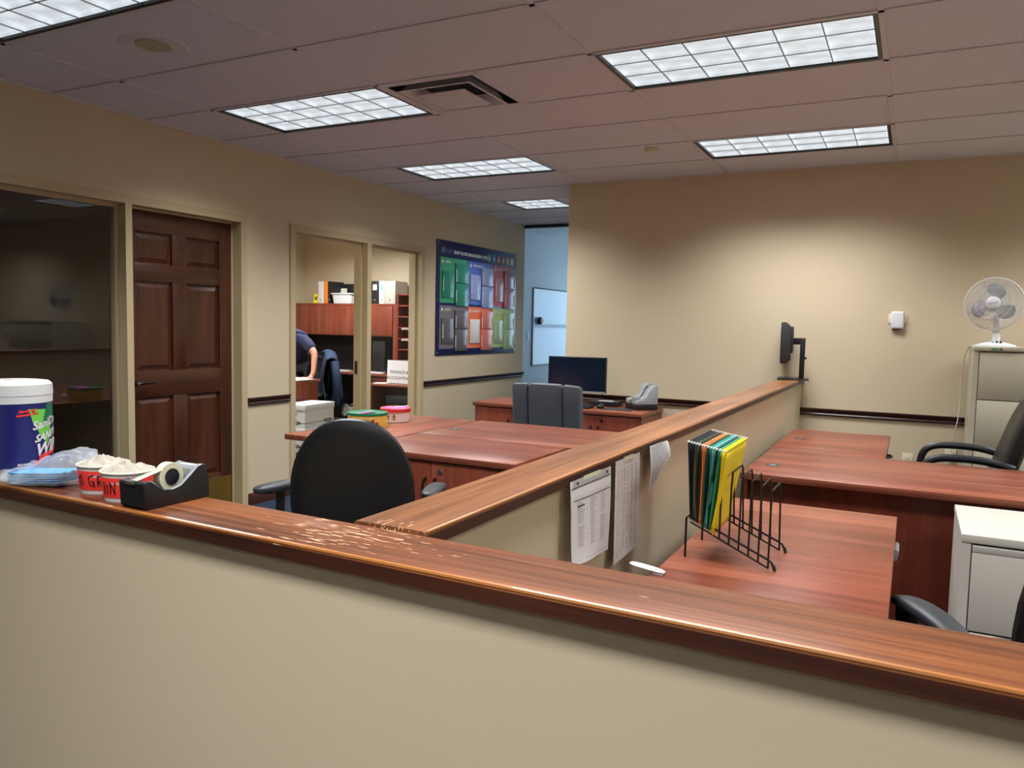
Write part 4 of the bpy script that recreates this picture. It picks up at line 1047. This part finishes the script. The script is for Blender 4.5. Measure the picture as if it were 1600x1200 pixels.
cx_ = [(.062, .634), (.645, 1.208), (1.222, 1.752)]; rz_ = [(.556, 1.033), (.069, .529)]
for k, (c, name) in enumerate(PC):
    x0, x1 = cx_[k % 3]; z0, z1 = rz_[k//3]; w = x1-x0; h = z1-z0
    cd2 = obj('colour_panel', MB().box(.009, .0112, x0, x1, z0, z1), 'p_'+c, t, smooth=0)
    obj('panel_icon', MB().add([W(x0+.05+.018*math.cos(2*PI*q/8), z1-.045+.022*math.sin(2*PI*q/8), .0116) for q in range(8)], [tuple(range(8))]), 'white', cd2, smooth=0)
    obj('panel_title', text_mb(name, .034 if len(name) < 12 else .026, lambda x, y: W(x0+.10+x, z1-.045+y, .0116), .0008, 'LEFT'), 'white', cd2, smooth=0)
    ml = 'white' if c == 'orange' else 'pocket_'+c
    pk = obj('document_pocket', MB().box(.0112, .020, x0+.04, x0+w*.46, z0+.055, z0+h*.70), ml, cd2, bevel=.001)
    for px in (x0+.052, x0+w*.46-.018): obj('clip', MB().box(.020, .023, px, px+.010, z0+h*.25, z0+h*.58), 'white', cd2, smooth=0)
    for a, b in ((.01, .45), (.47, .90)):
        obj('document_pocket', MB().box(.0112, .026, x0+w*.52, x1-.008, z0+h*a-(.03 if a < .1 else 0), z0+h*b), 'pocket_'+c, cd2, bevel=.001)
        for px in (x0+w*.52+.006, x1-.024): obj('clip', MB().box(.026, .029, px, px+.010, z0+h*(a+.02), z0+h*(a+.30)), 'white', cd2, smooth=0)

# ---------------------------------------------------------------- daylight room at the corridor end
t = thing('whiteboard', 'glossy whiteboard on the far blue-lit wall past the corridor', 'whiteboard', (-1.5, 7.62, .80))
obj('board', MB().box(.002, .014, 0, 1.83, 0, 1.19), 'wb', t, smooth=0)
obj('frame', MB().box(.0, .022, -.02, 0, -.02, 1.21).box(.0, .022, 1.83, 1.85, -.02, 1.21).box(.0, .022, 0, 1.83, -.02, 0).box(.0, .022, 0, 1.83, 1.19, 1.21), 'steel_grey', t, bevel=.002)
t = thing('magnetic_holder', 'black round holder stuck to the edge of the whiteboard', 'holder', (-1.486, 7.80, 1.49))
obj('knob', MB().lathe([(.0, .07), (.05, .065), (.062, .04), (.055, 0)], n=24, M=rot(0, PI/2, 0)), 'black_plastic', t)
obj('bracket', MB().box(0, .02, -.09, -.04, -.04, .05), 'steel_grey', t, bevel=.004)
t = thing('light_switch', 'white light switch plate beside the whiteboard', 'switch', (-1.5, 7.46, 1.25))
obj('cover_plate', MB().box(0, .006, -.04, .04, -.06, .06), 'white', t, bevel=.002)
obj('rocker', MB().box(.006, .010, -.016, .016, -.03, .03), 'white', t, bevel=.001)

# ---------------------------------------------------------------- the finance office behind the left wall
HY = 4.95
t = thing('hutch_credenza', 'cherry credenza with overhead hutch along the office back wall', 'hutch', (-3.98, HY, 0))
HW = 1.80
obj('worktop', MB().box(0, HW, -.20, .34, .708, .74), 'cherry_x', t, bevel=.003)
obj('shelf_board', MB().box(0, HW, .0, .34, 1.625, 1.655).box(0, HW, .02, .34, 1.22, 1.24), 'cherry_z', t, smooth=0)
obj('end_panel', MB().box(0, .02, .0, .34, .74, 1.625), 'cherry_z', t, smooth=0)
obj('end_panel', MB().box(HW-.06, HW, .0, .34, .74, 1.625), 'cherry_z', t, smooth=0)
obj('tack_panel', MB().box(.02, HW-.06, .30, .32, .74, 1.22), 'black_mesh', t, smooth=0)
for k in range(4):
    x0 = .022+k*.4295; d = obj('overhead_door', MB().box(x0, x0+.426, -.018, .0, 1.232, 1.622), 'cherry_z', t, bevel=.0015)
obj('pedestal', MB().box(HW-.42, HW, -.16, .33, 0, .708), 'cherry_dark', t, smooth=0)
for z0, z1 in ((.56, .70), (.41, .55), (.03, .40)):
    d = obj('drawer', MB().box(HW-.415, HW-.005, -.178, -.16, z0, z1), 'cherry_z', t, bevel=.001)
    pull(d, (HW-.21, -.178, (z0+z1)/2+.02), (1, 0, 0), (0, -1, 0))
obj('knee_panel', MB().box(0, HW-.42, .30, .32, .05, .708), 'black_mesh', t, smooth=0)
# shelf tower
t = thing('shelf_tower', 'narrow cherry pigeonhole tower beside the office hutch', 'shelf', (-2.165, HY-.02, .74))
obj('side_panel', MB().box(0, .022, 0, .30, 0, 1.045), 'cherry_dark', t, smooth=0); obj('side_panel', MB().box(.40, .422, 0, .30, 0, 1.045), 'cherry_dark', t, smooth=0)
obj('back_panel', MB().box(.022, .40, .285, .30, 0, 1.045), 'cherry_dark', t, smooth=0)
for k in range(8): obj('shelf', MB().box(.022, .40, .005, .285, 1.027-k*.143, 1.043-k*.143), 'cherry_z', t, smooth=0)
tz = .74
for k, (zz, lab) in enumerate(((1.185, 'pale paper stack on an upper pigeonhole shelf'), (1.328, 'pinkish paper stack below the top pigeonholes'))):
    s_ = thing('paper_stack', lab, 'paper', (-1.96, HY+.10, zz-.01), .0, 'papers in the pigeonhole tower')
    for q in range(3): obj('sheet', MB().box(-.13+.008*q, .13+.005*q, -.12-.006*q, .10, .0085*q+.001, .0085*q+.008), ('paper', 'paper_warm')[(q+k) % 2], s_, smooth=0)
# things on top of the hutch
TZ = 1.655
def binder(label, x, w, mat, d=.28, h=.30, dot=None, group='binders on the office hutch'):
    b = thing('binder', label, 'binder', (x, HY+.02, TZ), 0, group)
    obj('spine', MB().box(0, w, 0, .004, 0, h), mat, b, bevel=.0015)
    obj('cover', MB().box(0, .003, .004, d, 0, h), mat, b, smooth=0); obj('cover', MB().box(w-.003, w, .004, d, 0, h), mat, b, smooth=0)
    obj('pages', MB().box(.006, w-.006, .02, d-.01, .01, h-.015), 'paper', b, smooth=0)
    obj('finger_ring', MB().lathe([(.006, -.002), (.010, -.003), (.011, 0)], n=16, M=rot(PI/2, 0, 0, (w/2, -.001, .05))), 'chrome', b)
    if dot: obj('spine_label', MB().box(w*.25, w*.75, -.001, 0, h*.6, h*.85), dot, b, smooth=0)
    return b
s_ = thing('caution_sign', 'small folded yellow sign standing on the hutch', 'sign', (-3.60, HY+.08, TZ), 0)
for sy, nm in ((-1, 'front_leaf'), (1, 'rear_leaf')):
    l = obj(nm, MB().obox(rot(sy*.22, 0, 0, (0, sy*.018, .066)), .085, .004, .13), 'yellow', s_, bevel=.001)
    if sy < 0: obj('mark', MB().obox(rot(sy*.22, 0, 0, (0, sy*.0205, .07)), .04, .002, .05), 'folder_olive', l, smooth=0)
binder('white binder on the hutch between yellow sign and orange binder', -3.525, .095, 'white')
binder('slim orange binder on the hutch', -3.425, .065, 'orange')
binder('black binder lying back behind the white plastic tub', -3.352, .045, 'black_plastic')
s_ = thing('picture_frame', 'black framed card leaning behind the white plastic tub', 'frame', (-3.20, HY+.27, TZ), .10)
obj('frame', MB().obox(rot(-.12, 0, 0, (0, 0, .14)), .24, .015, .28), 'black_plastic', s_, bevel=.003)
obj('card', MB().obox(rot(-.12, 0, 0, (-.055, -.03, .17)), .10, .002, .09), 'cream', s_, smooth=0)
obj('easel_leg', MB().tube([(0, .01, .18), (0, .07, .002)], .004, 6), 'black_plastic', s_)
s_ = thing('plastic_tub', 'white plastic storage tub on top of the hutch', 'tub', (-3.10, HY+.08, TZ), 0)
def rr(w, d, z, n=28):
    f_ = superell(w/2, d/2, 7); return [(f_(2*PI*k/n)[0], f_(2*PI*k/n)[1], z) for k in range(n)]
tv = []; rings_ = [(.30, .16, 0), (.345, .19, .125), (.38, .215, .125), (.385, .22, .14), (.37, .205, .141), (.335, .18, .13), (.29, .15, .006)]
for w, d, z in rings_: tv += rr(w, d, z)
n = 28; tf = [tuple(range(n-1, -1, -1)), tuple(6*n+k for k in range(n))]
for i in range(6): tf += [(i*n+k, i*n+(k+1) % n, (i+1)*n+(k+1) % n, (i+1)*n+k) for k in range(n)]
obj('tub_body', MB().add(tv, tf), 'white', s_); obj('lid_panel', MB().pad(superell(.165, .085, 6), top=.004, bot=.002).map(lambda p: (p.x, p.z, p.y+.1405)), 'white', s_)
binder('wide black binder with white spine label on the hutch', -2.62, .13, 'black_plastic', dot='paper')
binder('white binder next to the wide black one on the hutch', -2.485, .085, 'white_gloss', dot='pale_teal')
binder('pale grey binder at the hutch end by the pigeonholes', -2.395, .17, 'putty_white')
s_ = thing('spray_bottle', 'white bottle on top of the pigeonhole tower', 'bottle', (-2.0, HY+.10, 1.785), 0)
obj('bottle_body', MB().lathe([(.0, 0), (.036, 0), (.038, .01), (.038, .10), (.03, .125), (.014, .14), (.014, .15), (.0, .15)], n=24), 'white', s_)
obj('cap', MB().lathe([(.0, .18), (.012, .178), (.016, .15), (.0, .149)], n=18), 'white', s_)
# papers and phone on the hutch worktop
for x, y, lab, w in ((-3.05, 4.85, 'white papers on the credenza behind the draped jacket', .30), (-2.45, 4.83, 'loose white papers near the drawer credenza end', .34)):
    s_ = thing('paper_stack', lab, 'paper', (x, y, .74), .1, 'papers on the office worktops')
    for q in range(3): obj('sheet', MB().box(-w/2+.02*q, w/2-.01*q, -.07, .09-.02*q, .006*q+.001, .006*q+.006), 'paper', s_, smooth=0)
s_ = thing('desk_phone', 'black desk phone on the office worktop', 'phone', (-2.20, 4.86, .74), -.1)
obj('phone_body', MB().prism([(-.06, 0), (.09, 0), (.09, .05), (.06, .055), (-.06, .018)], 0, -.06, .09), 'black_plastic', s_, bevel=.004)
obj('handset', MB().tube([(-.075, -.05, .04), (-.078, .0, .055), (-.075, .06, .06)], [.018, .011, .018], 10), 'black_plastic', s_)
s_ = thing('computer_tower', 'dark tower computer standing under the hutch doors', 'computer', (-2.50, HY+.12, .74), 0)
obj('case', MB().box(-.10, .10, -.08, .16, 0, .42), 'black_plastic', s_, bevel=.004)
obj('front_button', MB().lathe([(.0, .003), (.008, .003), (.009, 0)], n=14, M=rot(PI/2, 0, 0, (-.04, -.08, .30))), 'chrome', s_)
# low table with the sign
t = thing('side_table', 'low cherry side table with the finance sign on it', 'table', (-2.12, 4.28, 0))
obj('table_top', MB().box(0, .72, 0, .42, .63, .655), 'cherry_x', t, bevel=.003)
for x in (.02, .68): obj('side_panel', MB().box(x, x+.02, .02, .40, 0, .63), 'cherry_dark', t, smooth=0)
obj('back_panel', MB().box(.04, .68, .36, .38, .05, .63), 'cherry_dark', t, smooth=0)
s_ = thing('paper_sign', 'white paper sign reading finance and accounting on the side table', 'sign', (-1.815, 4.50, .655), .05)
obj('sheet', MB().obox(rot(-.06, 0, 0, (0, 0, .146)), .345, .003, .285), 'paper', s_, smooth=0)
obj('stand', MB().box(-.15, .15, -.03, .06, 0, .006), 'glass', s_, smooth=0)
mb = MB()
Ms = rot(-.06, 0, 0, (0, 0, .146))
text_mb('FINANCE &', .052, lambda x, y: Ms @ Vector((x, -.0024, y-.005)), .0008, mb=mb)
text_mb('ACCOUNTING', .052, lambda x, y: Ms @ Vector((x, -.0024, y-.078)), .0008, mb=mb)
obj('lettering', mb, 'print_dark', s_, smooth=0)
s_ = thing('paper_stack', 'white papers before the finance sign', 'paper', (-1.98, 4.36, .655), .2, 'papers on the office worktops')
for q in range(2): obj('sheet', MB().box(-.09, .09, -.06+.01*q, .06, .005*q+.001, .005*q+.005), 'paper', s_, smooth=0)
s_ = thing('paper_shredder', 'black shredder bin under the low side table', 'shredder', (-1.72, 4.42, 0), 0)
obj('bin', MB().prism([(-.13, 0), (.13, 0), (.15, .42), (-.15, .42)], 1, -.10, .10), 'black_plastic', s_, bevel=.01)
obj('cutter_head', MB().box(-.16, .16, -.11, .11, .42, .52), 'dark_grey', s_, bevel=.012)
obj('feed_slot', MB().box(-.11, .11, -.012, .012, .5195, .522), 'steel_grey', s_, smooth=0)
# desk the person leans on
t = thing('office_desk', 'cherry desk the person leans on inside the finance office', 'desk', (-3.495, 2.35, 0))
obj('desk_top', MB().box(0, 1.25, 0, 1.20, .708, .74), 'cherry_y', t, bevel=.003)
obj('end_panel', MB().box(1.21, 1.23, .02, 1.18, 0, .708), 'cherry_z', t, smooth=0)
obj('end_panel', MB().box(.02, .04, .02, 1.18, 0, .708), 'cherry_dark', t, smooth=0)
obj('back_panel', MB().box(.04, 1.21, .02, .04, .05, .708), 'cherry_dark', t, smooth=0)
s_ = thing('paper_stack', 'open white papers under the leaning person', 'paper', (-2.38, 3.22, .74), .1, 'papers on the office worktops')
for q in range(3): obj('sheet', MB().box(-.10, .16-.02*q, -.22, .20-.03*q, .007*q+.001, .007*q+.007), 'paper', s_, smooth=0)
s_ = thing('computer_mouse', 'black mouse on the office desk by the papers', 'mouse', (-2.52, 3.02, .74), .3)
obj('shell', MB().pad(superell(.030, .055, 2.4), top=.032, bot=.003, seg=24).map(lambda p: (p.x, p.z, p.y+.003)), 'black_gloss', s_)
obj('wheel', MB().lathe([(.0, -.003), (.008, -.003), (.008, .003), (.0, .003)], n=12, M=rot(0, PI/2, 0, (0, .025, .030))), 'steel_grey', s_)
# storage boxes
def bankbox(label, z):
    b = thing('storage_box', label, 'box', (-1.875, 2.885, z), .09, 'white storage boxes in the office')
    w, l, h = .30, .52, .255
    obj('body', MB().box(-w, 0, .0, l, 0, h-.03), 'white', b, smooth=0)
    obj('lid', MB().box(-w-.006, .006, -.006, l+.006, h-.062, h), 'white', b, bevel=.002)
    obj('hand_hole', MB().pad(superell(.045, .014, 2.5), top=.001, bot=.001, seg=20).map(lambda p: (p.x-w/2, -.0012+p.y, p.z+.155)), 'black_plastic', b)
    st = MB().box(.0004, .0014, .0, l, .058, .062).box(-w, 0, -.0014, -.0004, .058, .062)
    obj('stripe', st, 'print_dark', b, smooth=0)
    for fn in (lambda p: (.0006+p.y, p.x+l*.78, p.z+.062), lambda p: (p.x-w*.45, -.0016+p.y, p.z+.062)):
        e = obj('oval_label', MB().pad(superell(.075, .018, 3), top=.001, bot=.001, seg=24).map(fn), 'print_dark', b)
    obj('oval_print', MB().box(.0018, .0022, l*.78-.05, l*.78+.05, .058, .066).box(-w*.45-.05, -w*.45+.05, -.0030, -.0027, .058, .066), 'paper', b, smooth=0)
    return b
bankbox('white cardboard storage box standing on the office carpet under another', 0)
bankbox('white cardboard storage box topmost of its stack', .2555)
# bin
t = thing('waste_bin', 'black waste bin with a pale liner under the credenza', 'bin', (-2.60, 4.58, 0), .1)
obj('bin_body', MB().lathe([(.0, .005), (.10, .005), (.105, 0), (.13, .32), (.126, .32), (.10, .02), (.0, .02)], n=30), 'black_plastic', t)
def linf(u, v):
    a = 2*PI*u; r = .134+.012*math.sin(a*9)*v+.008*noise.noise(Vector((u*20, v*4, 2)))
    return (r*math.cos(a), r*math.sin(a), .33-v*.13+.01*math.sin(a*7))
obj('liner', MB().grid(linf, 60, 8), 'wrap', t, smooth=60)
# jacket over an office chair
t = thing('office_chair', 'dark office chair hung with a blue jacket in the finance office', 'chair', (-3.00, 4.25, 0), 2.5)
star_base(t)
obj('seat', MB().pad(superell(.24, .23, 3.2), top=.045, bot=.035).map(lambda p: (p.x, p.z+.03, .46+p.y)), 'black_mesh', t)
obj('back_cushion', bent(MB().pad(superell(.20, .25, 3), top=.03, bot=.03, seg=36), .08, -.2, .73, .2), 'black_mesh', t)
obj('back_bracket', MB().tube([(0, -.2, .58), (0, -.2, .42), (0, 0, .405)], .026, 8), 'black_plastic', t)
jk = thing('jacket', 'navy blue jacket draped over the office chair back', 'jacket', (-3.00, 4.25, 0), 2.5)
def jf(side):
    def f(u, v):
        x = (u-.5)*.50*(1+.12*v); fold = .018*math.sin(u*17+v*3)*v+.012*noise.noise(Vector((u*5, v*5, side)))
        z = 1.015-.10*(abs(u-.5)*2)**3-v*(.62-.12*math.cos(u*7))
        y = -.232+side*(-.05-.055*min(1, v*2.2))+fold+.2*x*x+(.04*(1-v) if side < 0 else 0)
        return (x, y, z)
    return f
obj('front_panel', MB().grid(jf(1), 30, 30), 'jacket_navy', jk, solid=.006, smooth=60)
obj('rear_panel', MB().grid(jf(-1), 30, 30), 'jacket_navy', jk, solid=.006, smooth=60)
def jt(u, v):
    a, b = Vector(jf(1)(u, 0)), Vector(jf(-1)(u, 0)); p = a.lerp(b, v); p.z += .03*math.sin(PI*v); return p
obj('shoulder_fold', MB().grid(jt, 30, 8), 'jacket_navy', jk, solid=.006, smooth=60)
def slv(sx): return [(sx*.24, -.24, .90), (sx*.285, -.25, .75), (sx*.28, -.26, .55), (sx*.25, -.255, .38)]
for sx in (-1, 1): obj('sleeve', MB().tube(sm(slv(sx), 2), .055, 12), 'jacket_navy', jk)

# ---------------------------------------------------------------- the person leaning on the office desk
def skin(name, V, E_, mat, parent, root=0, sub=2):
    me = bpy.data.meshes.new(name); me.from_pydata([p[:3] for p in V], E_, [])
    o = bpy.data.objects.new(name, me); COL.objects.link(o); o.parent = parent
    m = o.modifiers.new('skin', 'SKIN'); m.use_smooth_shade = True; m.branch_smoothing = .4
    for i, p in enumerate(V):
        sv = me.skin_vertices[0].data[i]; r = p[3]; sv.radius = r if isinstance(r, tuple) else (r, r); sv.use_root = (i == root)
    s2 = o.modifiers.new('smooth', 'SUBSURF'); s2.levels = sub; s2.render_levels = sub
    me.materials.append(MATS[mat]); return o
pr = thing('person', 'person in a navy T-shirt leaning on the desk with one straight arm', 'person', (-2.78, 3.86, 0))
o0 = Vector((-2.78, 3.86, 0))
J = dict(pelvis=(-2.80, 3.90, .93), waist=(-2.77, 3.82, 1.05), chest=(-2.74, 3.68, 1.19), neckb=(-2.76, 3.58, 1.30), neck=(-2.77, 3.53, 1.36), head=(-2.78, 3.47, 1.45), crown=(-2.78, 3.44, 1.55),
         ls=(-2.57, 3.62, 1.20), le=(-2.375, 3.60, 1.035), lw=(-2.318, 3.51, .80), rs=(-2.93, 3.64, 1.20), re=(-3.06, 3.52, 1.0), rw=(-3.0, 3.36, .80),
         lh=(-2.70, 3.92, .90), lk=(-2.68, 3.86, .49), la=(-2.68, 3.94, .085), lt=(-2.67, 3.80, .04), rh=(-2.90, 3.92, .90), rk=(-2.93, 3.88, .49), ra=(-2.93, 3.96, .085), rt=(-2.94, 3.82, .04))
def V3(k, r): return tuple(Vector(J[k])-o0)+(r,)
order = [('pelvis', .14), ('waist', .13), ('chest', .145), ('neckb', .07), ('neck', .055), ('head', .088), ('crown', .06),
         ('ls', .065), ('le', .041), ('lw', .028), ('rs', .065), ('re', .041), ('rw', .028), ('lh', .09), ('lk', .058), ('la', .04), ('lt', .035), ('rh', .09), ('rk', .058), ('ra', .04), ('rt', .035)]
ix = {k: i for i, (k, r) in enumerate(order)}
V = [V3(k, r) for k, r in order]
E_ = [(ix[a], ix[b]) for a, b in (('pelvis', 'waist'), ('waist', 'chest'), ('chest', 'neckb'), ('neckb', 'neck'), ('neck', 'head'), ('head', 'crown'), ('chest', 'ls'), ('ls', 'le'), ('le', 'lw'), ('chest', 'rs'), ('rs', 're'), ('re', 'rw'), ('pelvis', 'lh'), ('lh', 'lk'), ('lk', 'la'), ('la', 'lt'), ('pelvis', 'rh'), ('rh', 'rk'), ('rk', 'ra'), ('ra', 'rt'))]
def hand(w, d):     # palm and five fingers flat on the desk; w wrist key, d = direction of the fingers
    w0 = Vector(J[w])-o0; d = Vector(d).normalized(); sd = Vector((-d.y, d.x, 0)); s_ = 1 if w == 'lw' else -1
    b = len(V); pc = w0+d*.045; pc.z = .757
    V.append(tuple(pc)+((.036, .014),)); E_.append((ix[w], b))
    k1 = w0+d*.085; k1.z = .754
    V.append(tuple(k1)+((.038, .011),)); E_.append((b, b+1))
    for j, (off, ln) in enumerate(((-.030, .058), (-.010, .070), (.010, .074), (.030, .066))):
        i0 = len(V); q = k1+sd*off*s_
        V.append(tuple(q+d*.012)+(.0088,)); V.append(tuple(q+d*(.012+ln*.55)+Vector((0, 0, .006)))+(.0082,)); V.append(tuple(q+d*(.012+ln)+Vector((0, 0, -.004)))+(.007,))
        E_.extend([(b+1, i0), (i0, i0+1), (i0+1, i0+2)])
    i0 = len(V); q = pc+sd*.040*s_
    V.append(tuple(q)+(.011,)); V.append(tuple(q+sd*.022*s_+d*.03)+(.0095,)); E_.extend([(b, i0), (i0, i0+1)])
hand('lw', (-.15, -1, 0)); hand('rw', (.1, -1, 0))
body = skin('body', V, E_, 'skin', pr)
def sub_skin(name, keys, edges, mat):
    vv = [V3(k, r) for k, r in keys]; ii = {k: i for i, (k, r) in enumerate(keys)}
    return skin(name, vv, [(ii[a], ii[b]) for a, b in edges], mat, pr)
def mid(a, b, f, name): J[name] = tuple(Vector(J[a]).lerp(Vector(J[b]), f)); return name
mid('ls', 'le', .86, 'lsl'); mid('rs', 're', .86, 'rsl')
sub_skin('t_shirt', [('pelvis', .165), ('waist', .16), ('chest', .175), ('neckb', .085), ('ls', .088), ('lsl', .064), ('rs', .088), ('rsl', .064)],
         [('pelvis', 'waist'), ('waist', 'chest'), ('chest', 'neckb'), ('chest', 'ls'), ('ls', 'lsl'), ('chest', 'rs'), ('rs', 'rsl')], 'shirt_navy')
sub_skin('trousers', [('pelvis', .155), ('lh', .108), ('lk', .078), ('la', .066), ('rh', .108), ('rk', .078), ('ra', .066)],
         [('pelvis', 'lh'), ('lh', 'lk'), ('lk', 'la'), ('pelvis', 'rh'), ('rh', 'rk'), ('rk', 'ra')], 'trousers')
hc = Vector(J['head'])-o0
obj('hair', MB().lathe([(.0, .135), (.05, .125), (.085, .095), (.100, .05), (.098, .01), (.085, -.03)], n=28, M=Matrix.Translation(hc+Vector((0, .012, .0))) @ Matrix.Rotation(-.35, 4, 'X')), 'hair', pr)
fd = Vector((0, -.93, -.36))
for sx in (-1, 1):
    e = obj('eye', MB().lathe([(.0, .011), (.007, .009), (.011, 0)], n=12, M=Matrix.Translation(hc+Vector((sx*.032, -.078, .012))) @ Matrix.Rotation(PI/2, 4, 'X')), 'white', pr)
    obj('iris', MB().lathe([(.0, .0125), (.004, .012), (.005, .009)], n=10, M=Matrix.Translation(hc+Vector((sx*.032, -.078, .012))) @ Matrix.Rotation(PI/2, 4, 'X')), 'hair', e)
    obj('ear', MB().pad(superell(.012, .028, 2.2), top=.008, bot=.008, seg=16).map(lambda p, s_=sx: hc+Vector((s_*.088+p.y, p.x+.01, p.z+.0))), 'skin', pr)
obj('nose', MB().tube([hc+Vector((0, -.082, .018)), hc+Vector((0, -.103, -.012)), hc+Vector((0, -.088, -.022))], [.008, .014, .010], 8), 'skin', pr)
obj('mouth', MB().pad(superell(.022, .006, 2.2), top=.005, bot=.004, seg=16).map(lambda p: hc+Vector((p.x, -.083-p.y, p.z-.045))), 'red', pr)
for k in ('la', 'ra'):
    a_ = Vector(J[k])-o0
    obj('shoe', MB().pad(superell(.045, .13, 2.6), top=.055, bot=.04, seg=28).map(lambda p, a_=a_: (a_.x+p.x, a_.y-.06+p.z, .041+p.y)), 'black_plastic', pr)
